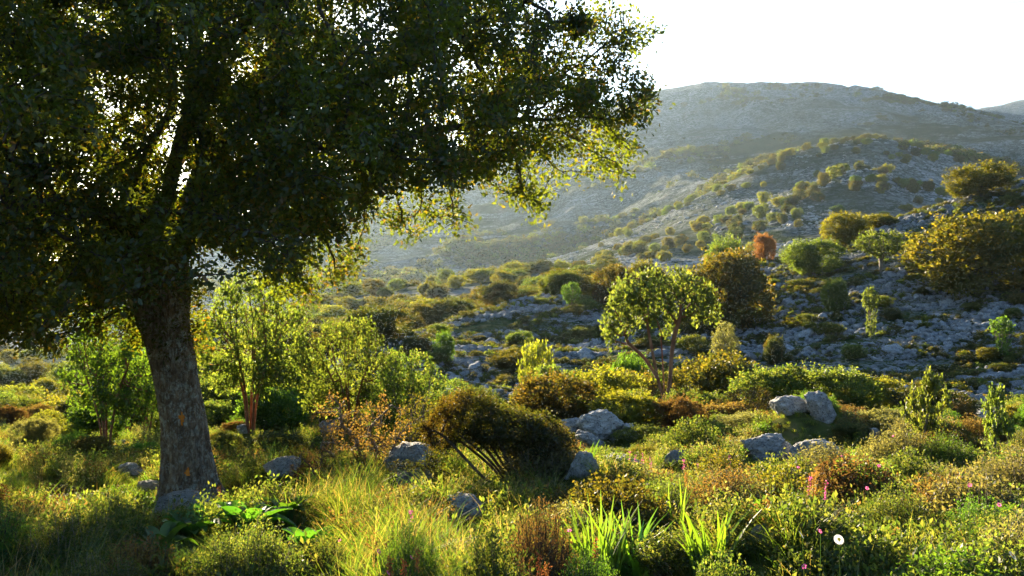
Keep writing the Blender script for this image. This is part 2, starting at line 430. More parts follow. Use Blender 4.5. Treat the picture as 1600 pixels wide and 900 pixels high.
F['brown'] = leaf_mat('bronze_leaf', [(.028, .035, .012), (.065, .052, .018), (.11, .072, .02)], 0.52, (2.30, 2.00, 0.50), 0.024, patch=(.06, .07, .018), pscale=2.2)
F['grey'] = leaf_mat('grey_green_leaf', [(.07, .08, .045), (.12, .125, .07), (.17, .16, .09)], 0.50, (2.17, 1.95, 0.60), 0.018)
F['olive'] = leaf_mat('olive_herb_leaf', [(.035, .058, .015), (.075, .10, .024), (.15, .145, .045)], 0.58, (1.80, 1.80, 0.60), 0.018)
F['rust'] = leaf_mat('rusty_leaf', [(.08, .06, .03), (.14, .085, .04), (.12, .11, .04)], 0.52, (1.90, 1.60, 0.60), 0.012)
F['red'] = leaf_mat('orange_red_leaf', [(.20, .08, .03), (.27, .13, .05)], .5, (1.3, 1.1, .6), .02)
F['grass'] = leaf_mat('grass_blade', [(.035, .075, .015), (.07, .115, .02), (.11, .15, .03), (.20, .17, .07)], 0.60, (1.90, 1.90, 0.50), 0.030)
F['dry'] = leaf_mat('dry_grass_blade', [(.20, .15, .06), (.30, .23, .10), (.16, .15, .04)], 0.60, (1.86, 1.58, 0.70), 0.018)
F['blade'] = leaf_mat('strap_leaf', [(.06, .13, .025), (.10, .18, .03)], 0.60, (2.17, 2.03, 0.40), 0.048)
F['broad'] = leaf_mat('broad_leaf', [(.04, .11, .03), (.07, .15, .035)], .5, (2.0, 2.0, .35), .05)
F['pink'] = leaf_mat('pink_petal', [(.50, .06, .25), (.62, .16, .36)], .5, (1.2, 1.1, 1.2), .02)
F['white'] = leaf_mat('white_petal', [(.80, .80, .78), (.72, .72, .70)], .35, (1.0, 1.0, .95), .03)
F['disc'] = leaf_mat('yellow_disc', [(.60, .38, .02), (.70, .45, .03)], .2, (1, 1, .6), .02)

# ground
def ground_mat():
    m, nt = new_mat('ground'); L = nt.links.new
    geo = N(nt, 'ShaderNodeNewGeometry'); P = geo.outputs['Position']
    za = N(nt, 'ShaderNodeAttribute', attribute_name='zone'); ra = N(nt, 'ShaderNodeAttribute', attribute_name='rocky')
    near = ramp(nt, noise(nt, P, 3, 5), [(.35, (.035, .040, .015)), (.5, (.065, .075, .02)), (.7, (.12, .10, .045))])
    mid = ramp(nt, noise(nt, P, .8, 6, .65), [(.35, (.025, .038, .014)), (.5, (.045, .062, .018)), (.62, (.09, .085, .03)), (.75, (.16, .12, .06))])
    # stony slopes: pale stones of metre size scattered over scrubby turf
    def stones(scale, lo, hi):
        mp = N(nt, 'ShaderNodeMapping'); mp.inputs['Scale'].default_value = (1, 1, 1.5); L(P, mp.inputs[0])
        w = mixc(nt, .12, mp.outputs[0], N(nt, 'ShaderNodeTexNoise').outputs[1])
        v = N(nt, 'ShaderNodeTexVoronoi', feature='F1'); v.inputs['Scale'].default_value = scale; L(mp.outputs[0], v.inputs['Vector'])
        d = N(nt, 'ShaderNodeTexVoronoi', feature='DISTANCE_TO_EDGE'); d.inputs['Scale'].default_value = scale; L(mp.outputs[0], d.inputs['Vector'])
        sc = N(nt, 'ShaderNodeSeparateColor'); L(v.outputs['Color'], sc.inputs[0])
        cell = ramp(nt, sc.outputs[0], [(lo, (0, 0, 0)), (hi, (1, 1, 1))])
        edge = ramp(nt, d.outputs[0], [(.03, (0, 0, 0)), (.12, (1, 1, 1))])
        return mth(nt, 'MULTIPLY', cell, edge)
    s1 = stones(.55, .55, .75); s2 = stones(1.4, .5, .7); s3 = stones(.18, .6, .8)
    turf = ramp(nt, noise(nt, P, .035, 8, .68), [(.36, (.018, .028, .014)), (.48, (.034, .050, .024)), (.6, (.06, .07, .035)), (.7, (.11, .085, .05))])
    turf = mixc(nt, ramp(nt, noise(nt, P, .35, 5, .7), [(.5, (0, 0, 0)), (.62, (.8, .8, .8))]), turf, (.035, .045, .02))
    lime = ramp(nt, noise(nt, P, .6, 5, .6), [(.3, (.17, .18, .19)), (.7, (.38, .39, .39))])
    mask = mth(nt, 'MAXIMUM', mth(nt, 'MAXIMUM', s1, mth(nt, 'MULTIPLY', s2, .8)), mth(nt, 'MULTIPLY', s3, .7))
    rk = ramp(nt, mth(nt, 'ADD', mth(nt, 'MULTIPLY', noise(nt, P, .012, 7, .66), .75), mth(nt, 'MULTIPLY', ra.outputs['Fac'], .35)), [(.50, (.03, .03, .03)), (.66, (1, 1, 1))])
    mb2 = N(nt, 'ShaderNodeMapping'); mb2.inputs['Scale'].default_value = (.006, .006, .07); L(P, mb2.inputs[0])
    bands = ramp(nt, noise(nt, mb2.outputs[0], 1.0, 7, .7, .8), [(.52, (0, 0, 0)), (.58, (1, 1, 1))])
    rk = mth(nt, 'MAXIMUM', rk, mth(nt, 'MULTIPLY', bands, .8))
    far = mixc(nt, mth(nt, 'MULTIPLY', mask, rk), turf, lime)
    far = mixc(nt, mth(nt, 'MULTIPLY', rk, .16), far, lime)
    sm = mth(nt, 'MAXIMUM', stones(2.4, .5, .6), stones(5.5, .5, .6))
    mid = mixc(nt, mth(nt, 'MULTIPLY', sm, ramp(nt, noise(nt, P, .25, 5, .65), [(.42, (.1, .1, .1)), (.55, (1, 1, 1))])), mid, (.20, .205, .21))
    c = mixc(nt, ramp(nt, za.outputs['Fac'], [(0, (0, 0, 0)), (.5, (1, 1, 1))]), near, mid)
    c = mixc(nt, ramp(nt, za.outputs['Fac'], [(.5, (0, 0, 0)), (1, (1, 1, 1))]), c, far)
    bs = N(nt, 'ShaderNodeBsdfDiffuse'); L(c, bs.inputs[0])
    hh = mth(nt, 'ADD', mth(nt, 'MULTIPLY', mask, .5), noise(nt, P, .9, 7, .7))
    nb = N(nt, 'ShaderNodeBump'); nb.inputs['Strength'].default_value = .7
    L(mth(nt, 'ADD', mth(nt, 'MULTIPLY', za.outputs['Fac'], 1.3), .08), nb.inputs['Distance']); L(hh, nb.inputs['Height'])
    L(nb.outputs[0], bs.inputs['Normal'])
    out = N(nt, 'ShaderNodeOutputMaterial'); L(bs.outputs[0], out.inputs[0]); return m
M_ground = ground_mat()

# ------------------------------------------------------------------ terrain sheet
a1 = np.radians(np.linspace(-40, 40, 620)); a2 = np.radians(np.linspace(40, 320, 120))[1:-1]
AZ = np.concatenate([a1, a2]); R = np.exp(np.linspace(math.log(.8), math.log(3500), 640))
RR, AA = np.meshgrid(R, AZ, indexing='ij'); X = RR*np.sin(AA); Yg = RR*np.cos(AA); Z = H(X.ravel(), Yg.ravel()).reshape(X.shape)
mb = MB(); V = np.stack([X, Yg, Z], -1).reshape(-1, 3); na = len(AZ); nr = len(R)
i = np.arange(nr-1)[:, None]*na; j = np.arange(na)[None]; j2 = (j+1) % na
mb.add(V, np.stack([i+j, i+na+j, i+na+j2, i+j2], -1).reshape(-1, 4))
mb.add(np.vstack([V[:na], [[0, 0, 0]]]), None, [[k, (k+1) % na, na] for k in range(na)])
me = mb.mesh('ground', M_ground, True)
VV = np.concatenate(mb.v); rv = np.hypot(VV[:, 0], VV[:, 1])
zone = .5*sstep(24, 36, rv)+.5*sstep(108, 125, rv)
rocky = .5+.5*fbm2(VV[:, 0]/120, VV[:, 1]/120, 4, 33)+.5*sstep(150, 250, VV[:, 2])
for nm, arr in (('zone', zone), ('rocky', rocky)):
    a = me.attributes.new(nm, 'FLOAT', 'POINT'); a.data.foreach_set('value', arr.astype(np.float32))
ground = ob('ground', me); tag(ground, 'grassy and stony ground running from the meadow up to the mountains', 'ground', kind='structure')

# ------------------------------------------------------------------ prototypes
def stock(pname, meshes):        # list of (part name, mesh, role)
    return (pname, meshes)
def plant(proto, px, Y, top, wpx, label, cat, mats, group=None, rz=None, name=None, depth_k=1.0, xyz=None, h=None, w=None, sink=.02, parts=True):
    """a thing: an Empty at the foot that parents trunk and crown (copied meshes)"""
    if xyz is None: x, y, z = at(px, Y)
    else: x, y, z = xyz
    hh = h if h else (EYE+(480-top)/1600.0*Y)-z
    ww = w if w else wpx/1600.0*Y
    hh = max(hh, .15*ww)
    rz = random.uniform(0, 6.28) if rz is None else rz
    nm, parts_ = proto
    if not parts or len(parts_) == 1:
        r = ob(name or nm, parts_[-1][1], None, (x, y, z-sink*hh), (0, 0, rz), (ww, ww*depth_k, hh), mat=mats[-1])
    else:
        r = bpy.data.objects.new(name or nm, None); COL.objects.link(r); r.empty_display_size = .2
        r.location = (x, y, z-sink*hh); r.rotation_euler = (0, 0, rz); r.scale = (ww, ww*depth_k, hh)
        for (pn, me, role) in parts_:
            ob(pn, me, r, mat=mats[0] if role == 'wood' else mats[1])
    return tag(r, label, cat, group)

def blob_bush(seed, nb, ncl, per, L, W, spread, flat=.75, low=.0, trunk=True, tall=0.0, lean=.0):
    """unit bush: about 1 wide, 1 tall, foot at origin"""
    rng = np.random.default_rng(seed)
    C = []; Rb = []
    for k in range(nb):
        a = k*2.4+rng.random(); rr = .36*math.sqrt((k+.5)/nb)
        h = .50+tall*.5+(.34-.45*rr)*rng.uniform(.4, 1.15)*(1 if k % 3 else -.35)
        C.append([math.cos(a)*rr, math.sin(a)*rr, h]); Rb.append(rng.uniform(.13, .24))
    C = np.array(C); Rb = np.array(Rb)
    n = ncl*3; k = rng.integers(0, nb, n); d = unit(rng.normal(size=(n, 3))); rad = Rb[k]*(1-.35*rng.random(n)**2)
    P = C[k]+d*rad[:, None]
    dist = np.linalg.norm(P[:, None]-C[None], axis=2)/Rb[None]
    deep = (dist < .72).any(1) & (rng.random(n) < .85)
    P = P[~deep]; d = d[~deep]; gap = fbm3(P*7+seed, 3, seed) > -.13; P = P[gap][:ncl]; d = d[gap][:ncl]
    sh = rng.random(len(P)) < .13; P[sh] += (d[sh]*.6+np.array([0, 0, .6]))*(.02+.09*rng.random((sh.sum(), 1)))
    zlo = P[:, 2].min(); zhi = P[:, 2].max()
    P[:, 2] = low+(P[:, 2]-zlo)/(zhi-zlo)*(1-low-.02)
    mbl = MB(); d[:, 2] += .5
    clusters(mbl, P, d, per, L, W, spread, rng, twig=spread*2)
    crown = mbl.mesh('crown', F['green'])
    mbt = MB()
    for q in range(min(nb, 7)):
        c = C[q]*np.array([.9, .9, .8]); b = np.array([rng.normal()*.03, rng.normal()*.03, -.05])
        p = smooth_path([b, b*.5+c*.35+rng.normal(size=3)*.02, c*.7+rng.normal(size=3)*.03, c], 9)
        tube(mbt, p, np.linspace(.022, .006, 9), 5)
    return [('trunk', mbt.mesh('trunk', M_twig, True), 'wood'), ('crown', crown, 'leaf')]

def sc_tree(seed, blobs, stems, natt, step, infl, kill, tip, per, L, W, spread, sides=5, cap=None, div=.9, expo=2.3, fill=.35, trop=(0, 0, .03), tipmax=2, drop=0.0):
    rng = np.random.default_rng(seed); A = []
    vol = np.array([b[3]*b[4]*b[5] for b in blobs]); cnt = (natt*vol/vol.sum()).astype(int)
    for b, c in zip(blobs, cnt):
        d = unit(rng.normal(size=(c, 3)))*(fill+(1-fill)*rng.random((c, 1))**(1/2.2))
        A.append(np.array(b[:3])+d*np.array(b[3:6]))
    A = np.concatenate(A)
    pts = []; par = []
    for s in stems:
        p = smooth_path(s, max(4, int(np.linalg.norm(np.diff(np.array(s, float), axis=0), axis=1).sum()/step)))
        for q, k in enumerate(p): par.append(-1 if q == 0 else len(pts)-1); pts.append(k)
    P, par = colonize(pts, par, A, step, infl, kill, rng, trop=trop)
    r, ch = radii(P, par, tip, expo, cap)
    mbt = MB(); tubes(mbt, P, par, r, sides)
    tips = np.where((r < tip*tipmax) & (par >= 0) & (rng.random(len(P)) > drop))[0]
    D = unit(P[tips]-P[par[tips]])
    mbl = MB(); clusters(mbl, P[tips], D+np.array([0, 0, .15]), per, L, W, spread, rng, twig=spread*1.5, div=div)
    return [('trunk', mbt.mesh('trunk', M_greybark, True), 'wood'), ('crown', mbl.mesh('crown', F['green']), 'leaf')]

def stem_shrub(seed, nst, lps, L, W, spread=.5, start=.25, thick=.004, curve=.3, bare=False):
    """unit shrub of many thin upright stems closely set with small leaves"""
    rng = np.random.default_rng(seed); mbt = MB(); mbl = MB(); B = []; A = []
    for k in range(nst):
        a = rng.random()*6.283; q = math.sqrt(rng.random()); tx, ty = math.cos(a)*q*spread, math.sin(a)*q*spread
        hz = (1-.45*q*q)*rng.uniform(.6, 1.0)
        p0 = np.array([tx*.25+rng.normal()*.02, ty*.25+rng.normal()*.02, -.05]); p2 = np.array([tx, ty, hz])
        p1 = np.array([tx*.75, ty*.75, hz*.55])+rng.normal(size=3)*.05*curve*3
        p = smooth_path([p0, p1, p2], 7)
        if k % 2 == 0 or bare: tube(mbt, p, np.linspace(thick, thick*.4, 7), 3)
        t = start+(1-start)*rng.random(lps)**.8
        idx = t*5.99; i0 = idx.astype(int); f = (idx-i0)[:, None]
        pos = p[i0]*(1-f)+p[np.minimum(i0+1, 6)]*f
        dr = unit(p[np.minimum(i0+1, 6)]-p[i0])
        B.append(pos+rng.normal(size=pos.shape)*.02); A.append(dr*.6+rng.normal(size=pos.shape)*.65)
    B = np.concatenate(B); A = np.concatenate(A); kk = .6+.8*rng.random(len(B))
    add_leaves(mbl, B, A, L*kk, W*kk, rng)
    return [('stems', mbt.mesh('stems', M_greybark, True), 'wood'), ('foliage', mbl.mesh('foliage', F['olive']), 'leaf')]

def grass_tuft(seed, n, h, w, lean, spread, mat, seg=4):
    rng = np.random.default_rng(seed); mbl = MB()
    t = np.linspace(0, 1, seg+1)[None, :, None]
    a = rng.random(n)*6.283; b = np.stack([np.cos(a), np.sin(a), np.zeros(n)], 1)
    root = b*spread*np.sqrt(rng.random((n, 1))); a2 = a+rng.normal(size=n)*.8
    o = np.stack([np.cos(a2), np.sin(a2), np.zeros(n)], 1); hh = h*(.45+.55*rng.random((n, 1))); ln = hh*lean*(.3+rng.random((n, 1)))
    P = root[:, None]+o[:, None]*ln[:, None]*t**2+np.array([0, 0, 1.])*hh[:, None]*(t-.25*t**2*lean)
    sd = np.stack([-np.sin(a2+.6), np.cos(a2+.6), np.zeros(n)], 1)[:, None]
    ww = w*(1-.92*t**1.6)*.5
    Va = P-sd*ww; Vb = P+sd*ww; V = np.stack([Va, Vb], 2).reshape(-1, 3)
    base = (np.arange(n)*(seg+1)*2)[:, None]; s = (np.arange(seg)*2)[None]
    Fc = np.stack([base+s, base+s+1, base+s+3, base+s+2], -1).reshape(-1, 4)
    mbl.add(V, Fc); return mbl.mesh('grass', mat)
def herb_tuft(seed, nst, lps, h, spread, L, W, mat):
    rng = np.random.default_rng(seed); mbl = MB(); B = []; A = []
    for k in range(nst):
        a = rng.random()*6.283; q = math.sqrt(rng.random())*spread; hz = h*rng.uniform(.4, 1)
        t = rng.random(lps)**.7
        p = np.stack([math.cos(a)*q*(.4+.6*t), math.sin(a)*q*(.4+.6*t), hz*t], 1)
        B.append(p+rng.normal(size=p.shape)*.012); A.append(rng.normal(size=p.shape)*.7+np.array([0, 0, .6]))
    B = np.concatenate(B); A = np.concatenate(A); kk = .5+rng.random(len(B))
    add_leaves(mbl, B, A, L*kk, W*kk, rng); return mbl.mesh('herb', mat)

def rock_mesh(seed, sub=4, cuts=14, rough=.09, sx=1, sy=1, sz=1):
    import bmesh
    rng = np.random.default_rng(seed); bm = bmesh.new(); bmesh.ops.create_icosphere(bm, subdivisions=sub, radius=1)
    v = np.array([x.co[:] for x in bm.verts])
    v *= np.array([1.0, .85, .7])
    for k in range(cuts):
        n = unit(rng.normal(size=3)); dd = rng.uniform(.36, .66); e = v@n-dd
        v = v-np.maximum(e, 0)[:, None]*n*.93
    v = v+unit(v)*(fbm3(v*1.6+seed*3.1, 5, seed)*rough*1.6)[:, None]
    v = v+unit(v)*(np.abs(fbm3(v*3.5+seed, 5, seed+9))*rough*1.9)[:, None]
    v = v*np.array([sx, sy, sz])
    for x, c in zip(bm.verts, v): x.co = c
    me = bpy.data.meshes.new('rock'); bm.to_mesh(me); bm.free()
    me.polygons.foreach_set('use_smooth', np.ones(len(me.polygons), bool)); me.materials.append(M_rock); return me

BUSH = [blob_bush(10+k, 13+k*2, 900, 7, .055, .035, .030) for k in range(5)]           # far
BUSHM = [blob_bush(30+k, 22+k*3, 2600, 8, .034, .022, .020) for k in range(4)]         # middle distance
BUSHN = [blob_bush(50+k, 30+k*4, 5200, 9, .022, .013, .013) for k in range(2)]         # near
TREE_S = [sc_tree(70+k, [(0, 0, .68, .46, .46, .32), (.12, 0, .5, .3, .3, .2)], [[(0, 0, -.03), (.02, 0, .15), (-.01, .01, .34)]], 420, .035, .5, .06, .0045, 8, .045, .030, .024, 5) for k in range(3)]
VASE = [sc_tree(80+k, [(0, 0, .76, .34, .32, .24), (.26, .1, .52, .24, .28, .26), (-.26, -.1, .50, .24, .28, .24), (.1, -.3, .42, .22, .18, .2), (.42, .1, .70, .12, .2, .12), (-.42, .0, .66, .1, .2, .1)],
        [[(.02*c, .02*s, -.03), (.05*c, .05*s, .2), (.13*c, .12*s, .42), (.2*c, .18*s, .55)] for c, s in ((1, 0), (.3, .9), (-.8, .5), (-.7, -.7), (.5, -.8), (0.1, .1))],
        760, .028, .45, .058, .0024, 12, .028, .016, .022, 5, tipmax=1.7, cap=.011) for k in range(3)]
TOPI = sc_tree(95, [(0, 0, .78, .42, .42, .22), (0, 0, .35, .25, .25, .3)], [[(0, 0, -.03), (0, 0, .3)]], 260, .04, .5, .07, .005, 9, .055, .04, .03)
print('protos built')

# ------------------------------------------------------------------ the big oak
def oak():
    rng = np.random.default_rng(5); Y0 = 10.0
    def w(px, py, dy=0.0): 
        Y = Y0+dy; return np.array([(px-800)/1600*Y, Y, EYE+(480-py)/1600*Y])
    foot = w(308, 792)
    root = bpy.data.objects.new('oak_tree', None); COL.objects.link(root); root.location = foot
    tag(root, 'big old evergreen oak with thick leaning lichen-spotted trunk and wide dark crown on the left', 'tree')
    # trunk, one thick tube with flared roots and bark relief
    path = smooth_path([w(311, 830), w(309, 790), w(299, 745), w(291, 690), w(278, 610), w(266, 550), w(252, 490), w(246, 430), w(243, 370), w(246, 310)], 150)
    wid = pchip(np.array([0., .1, .2, .3, .45, .58, .7, .82, .92, 1.]), np.array([.50, .38, .275, .232, .217, .235, .27, .29, .22, .13]), np.linspace(0, 1, 150))
    sides = 96; an = np.arange(sides)*2*math.pi/sides; V = []
    for i, (p, r) in enumerate(zip(path, wid)):
        t = i/149; fl = max(0, 1-t/.22)
        a = an[:, None]; q = np.stack([np.cos(an), np.sin(an), np.full(sides, p[2]*1.0)], 1)
        lobes = fl**1.5*(.22*np.cos(an*5+1.0)+.14*np.cos(an*3+2.2))+.035*np.cos(an*4+p[2]*2.2)+.03*np.cos(an*7-p[2]*3)
        n = fbm3(np.stack([np.cos(an)*2.2, np.sin(an)*2.2, np.full(sides, p[2]*2.4)], 1), 4, 3)*.09
        fine = fbm3(np.stack([np.cos(an)*9, np.sin(an)*9, np.full(sides, p[2]*9.)], 1), 3, 8)*.035
        fur = -.055*(1-np.abs(fbm3(np.stack([np.cos(an)*6.5, np.sin(an)*6.5, np.full(sides, p[2]*1.6)], 1), 3, 18))*2)**3
        rr = r*(1+lobes+n+fine+fur)
        rr = rr*(1+.65*fl**1.6*np.maximum(0, np.cos(an+.35))**3+.25*fl**2*np.maximum(0, np.cos(an-2.9))**3)
        V.append(np.stack([p[0]+np.cos(an)*rr, p[1]+np.sin(an)*rr, np.full(sides, p[2])], 1))
    V = np.array(V); TV = V.copy(); mb = MB(); i = np.arange(149)[:, None]*sides; j = np.arange(sides)[None]; j2 = (j+1) % sides
    mb.add(V.reshape(-1, 3)-foot, np.stack([i+j, i+j2, i+sides+j2, i+sides+j], -1).reshape(-1, 4))
    ob('trunk', mb.mesh('trunk', M_bark, True), root)
    # orange lichen patches lying on the bark
    for (pc, ac, s) in ((58, 5.1, .62), (38, 5.0, .55)):
        m2 = MB(); nn = 22; g = []
        ca = int(ac/6.283*sides)
        for a in range(-3, 4):
            for b in range(-3, 4):
                p0 = TV[pc+b, (ca+a) % sides]; c0 = path[pc+b]; c0 = np.array([c0[0], c0[1], p0[2]])
                g.append(p0+unit(p0-c0)*.006)
        g = np.array(g)-foot; F4 = []
        for a in range(6):
            for b in range(6):
                if (a-2.5)**2+(b-2.5)**2*.8 < 7*s*s*(.2+1.2*rng.random()): F4.append([a*7+b, a*7+b+1, (a+1)*7+b+1, (a+1)*7+b])
        m2.add(g, F4); ob('lichen_patch', m2.mesh('lichen_patch', M_lichen, True), root)
    # limbs
    T = w(246, 440)
    limbs = [
      [w(250, 470), w(246, 430), w(246, 380, .1), w(262, 300, .2), w(288, 190, .2), w(300, 60, 0), w(310, -120, -.2)],
      [w(246, 410), w(228, 340, -.1), w(214, 285, -.1), w(240, 215, 0), w(268, 160, 0.1), w(262, 60, .4), w(230, -80, .9)],
      [w(252, 400), w(285, 330, .3), w(318, 250, .5), w(350, 215, .7), w(420, 160, 1.0), w(500, 60, 1.4)],
      [w(290, 200, .2), w(330, 90, -.4), w(420, 10, -.8), w(560, -60, -1.0)],
      [w(256, 395, .1), w(330, 300, .1), w(430, 232, .1), w(560, 225, .2), w(690, 200, 0.2), w(820, 185, 0)],
      [w(350, 215, .7), w(480, 160, .3), w(620, 100, -.2), w(720, 40, -.5)],
      [w(240, 400), w(190, 350, -.4), w(110, 320, -1.0), w(20, 330, -1.6)],
      [w(214, 285, -.1), w(130, 210, .3), w(30, 150, .8)],
    ]
    pts = []; par = []
    for k, s in enumerate(limbs):
        p = smooth_path(s, max(6, int(np.linalg.norm(np.diff(np.array(s), axis=0), axis=1).sum()/.13)))
        for q, c in enumerate(p):
            if q == 0 and k > 0:
                d = np.linalg.norm(np.array(pts)-c, axis=1); par.append(int(d.argmin()))
            else: par.append(-1 if q == 0 else len(pts)-1)
            pts.append(c)
    # crown volume: wide dome, underside following the drooping edge
    ex = np.array([-400, -100, 0, 60, 130, 200, 262, 330, 400, 450, 500, 560, 640, 720, 800, 870, 940, 1005, 1035]); 
    ey = np.array([540, 535, 532, 525, 500, 465, 400, 400, 440, 452, 410, 385, 345, 352, 318, 275, 270, 272, 225])
    n = 40000; c = np.array([-3.45, 10.2]); Rr = 5.0
    a = rng.random(n)*6.283; q = np.sqrt(rng.random(n)); x = c[0]+np.cos(a)*q*Rr; y = c[1]+np.sin(a)*q*Rr*.92
    zt = 2.2+5.2*np.sqrt(np.maximum(0, 1-q**2)); z = .9+rng.random(n)*6.2
    u = x/y*1600+800; eb = np.interp(u, ex, ey)-58*sstep(430, 600, u)-14*sstep(800, 950, u)+14*fbm2(u/60, y*1.5, 3, 4)-10*sstep(10, 13, y)
    zb = EYE+(480-eb)/1600*y
    er = 945+45*fbm2(z*1.7, y*1.0, 3, 12)-22*np.maximum(0, 2.9-z)-8*np.maximum(0, z-3.6)
    ok = (z > zb) & (z < zt) & (u < er)
    # holes in the crown (in space: round voids drawn out away from the viewpoint is avoided; these are balls)
    holes = [(w(222, 182), .33), (w(222, 182, 1.5), .42), (w(222, 182, 3.0), .4), (w(215, 185, -1.5), .3), (w(330, 205), .22), (w(330, 205, 2.), .3), (w(520, 250, 1.), .35), (w(345, 330, .6), .4), (w(345, 320, 2.2), .45), (w(262, 235, .4), .25), (w(262, 235, 2.), .3),
             (w(130, 262), .3), (w(150, 270, 2), .35), (w(600, 180, 1), .3), (w(600, 290, 0), .3)]
    P3 = np.stack([x, y, z], 1)
    for hc, hr in holes: ok &= np.linalg.norm(P3-hc, axis=1) > hr*1.45
    dens = fbm3(P3*1.5, 3, 21)
    ok &= dens > -.08+.10*sstep(3.5, 5.5, z)
    ok &= z > zb+.34*np.maximum(0, y-10.6)*sstep(280, 420, u)
    ok &= (z < 4.9) | (rng.random(n) < .45)
    A = P3[ok][:11800]
    arcs = [[(730, 255), (790, 290), (835, 318)], [(640, 270), (690, 318), (722, 352)], [(470, 330), (520, 365), (562, 388)], [(400, 385), (440, 425), (468, 460)], [(440, 400), (500, 415), (532, 435)], [(880, 190), (940, 240), (1000, 272)],
            [(850, 200), (870, 250), (905, 262)], [(950, 200), (985, 225), (1010, 240)], [(950, 60), (1000, 62), (1030, 48)], [(960, 110), (1005, 130), (1034, 158)], [(900, 150), (970, 180), (1020, 190)], [(560, 290), (600, 330), (655, 355)], [(60, 430), (70, 500), (62, 545)], [(150, 400), (165, 470), (150, 505)]]
    E = []
    for ar in arcs:
        dy = rng.uniform(-.6, .5); pp = smooth_path([w(a_-(22 if a_ > 840 else 0), b_, dy) for a_, b_ in ar], 14)
        for q_ in range(4): E.append(pp+rng.normal(size=pp.shape)*.085+np.array([0, rng.uniform(-.3, .3), 0]))
    A = np.concatenate([A]+E)
    P, pr = colonize(pts, par, A, .10, 1.1, .125, rng, maxit=190)
    r, ch = radii(P, pr, .0042, 2.35, .19)
    mbt = MB(); tubes(mbt, P-foot, pr, r, 6); ob('branches', mbt.mesh('branches', M_twig, True), root)
    tips = np.where((r < .0125) & (pr >= 0))[0]
    D = unit(P[tips]-P[pr[tips]])+np.array([0, 0, .1]); Q = P[tips]
    uu = Q[:, 0]/Q[:, 1]*1600+800
    edge = Q[:, 2] < EYE+(480-np.interp(uu, ex, ey))/1600*Q[:, 1]+.35*sstep(250, 420, uu)
    keep = ~(edge & (uu > 330) & (rng.random(len(Q)) < .28))
    mbl = MB(); clusters(mbl, Q[keep]-foot, D[keep], 37, .048, .024, .058, rng, twig=.10, div=.8)
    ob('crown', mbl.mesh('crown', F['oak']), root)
    # leafy shoots on the bole below the fork
    mb3 = MB(); k = rng.integers(84, 135, 240); aa = rng.integers(0, sides, 240); b = TV[k, aa]
    dd = unit(b-path[k])+rng.normal(size=(240, 3))*.3; clusters(mb3, b+unit(dd)*.1*rng.random((240, 1))-foot, dd, 14, .05, .026, .07, rng, twig=.1)
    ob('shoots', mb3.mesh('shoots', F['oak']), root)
    print('oak nodes', len(P), 'tips', len(tips), 'attr', len(A))
random.seed(3)
oak()

# ------------------------------------------------------------------ middle-distance trees and shrubs (px, distance, top py, width px)
RB, GB, TW = M_redbark, M_greybark, M_twig
# the forked red-barked tree
RT = ('small_tree', sc_tree(101, [(-.14, 0, .78, .32, .30, .17), (.20, .05, .82, .24, .26, .13), (-.32, 0, .64, .17, .2, .11), (.33, -.05, .72, .17, .2, .10), (-.40, .1, .50, .09, .12, .07), (-.02, 0, .92, .2, .2, .08), (.12, .1, .62, .12, .15, .06), (.42, 0, .84, .08, .1, .05)],
      [[(.04, 0, -.03), (.045, 0, .06), (.02, .0, .17), (-.02, .02, .30), (-.06, .0, .44), (-.10, 0, .6)], [(.03, 0, .14), (.07, -.02, .26), (.085, 0, .40), (.11, .02, .54), (.16, 0, .68)], [(.03, .0, .10), (.04, .1, .28), (.03, .15, .5)], [(-.02, .0, .30), (-.12, .05, .42), (-.26, .05, .52)]],
      640, .026, .4, .056, .0026, 14, .027, .019, .020, 6, cap=.019, expo=2.1, tipmax=1.7, fill=.25))
plant(RT, 1032, 26, 408, 192, 'slender tree with forked red-brown trunk and bright lime crown in the middle of the meadow', 'tree', (RB, F['fresh']), rz=0)
V0, V1, V2 = [('bushy_tree', v) for v in VASE]
T0, T1, T2 = [('small_tree', v) for v in TREE_S]
MBs = [('shrub', b) for b in BUSHM]; FB = [('bush', b) for b in BUSH]; NB = [('shrub', b) for b in BUSHN]
plant(V0, 392, 17, 418, 190, 'pale backlit many-stemmed tree just right of the oak trunk', 'tree', (RB, F['lime']), rz=.4)
plant(V1, 168, 16, 470, 190, 'green many-stemmed tree with red-brown stems left behind the oak trunk', 'tree', (RB, F['green']), rz=2.0)
plant(V2, 232, 19, 500, 130, 'thin upright tree almost hidden directly behind the oak trunk', 'tree', (RB, F['green']), rz=1.0)
plant(V2, 548, 17, 488, 160, 'leafy yellow-green tree between the pale many-stemmed tree and the rusty thorny shrub', 'tree', (RB, F['lime']), rz=3.0)
plant(V1, 640, 15.5, 540, 150, 'wispy olive tree whose top touches the fence wire', 'tree', (GB, F['olive']), rz=4.0)
plant(MBs[0], 470, 22, 540, 120, 'soft yellow-green shrub right of the pale many-stemmed tree', 'shrub', (GB, F['lime']))
plant(MBs[1], 420, 20, 592, 110, 'low green shrub at the foot of the pale many-stemmed tree', 'shrub', (GB, F['green']))
plant(MBs[2], 30, 26, 612, 78, 'bright lime rounded tree at the left edge of the photo', 'tree', (GB, F['lime']))
plant(MBs[3], 145, 23, 612, 110, 'very dark round evergreen bush at the edge of the left meadow', 'shrub', (TW, F['dark']))
plant(NB[0], 440, 14.5, 664, 95, 'low dark cushion shrub right of the oak trunk at the meadow edge', 'shrub', (TW, F['dark']))
plant(NB[1], 350, 15, 668, 60, 'small dark shrub touching the right side of the oak trunk', 'shrub', (TW, F['dark']))
plant(NB[0], 222, 14, 684, 60, 'small dark green shrub just left of the oak trunk', 'shrub', (TW, F['green']))
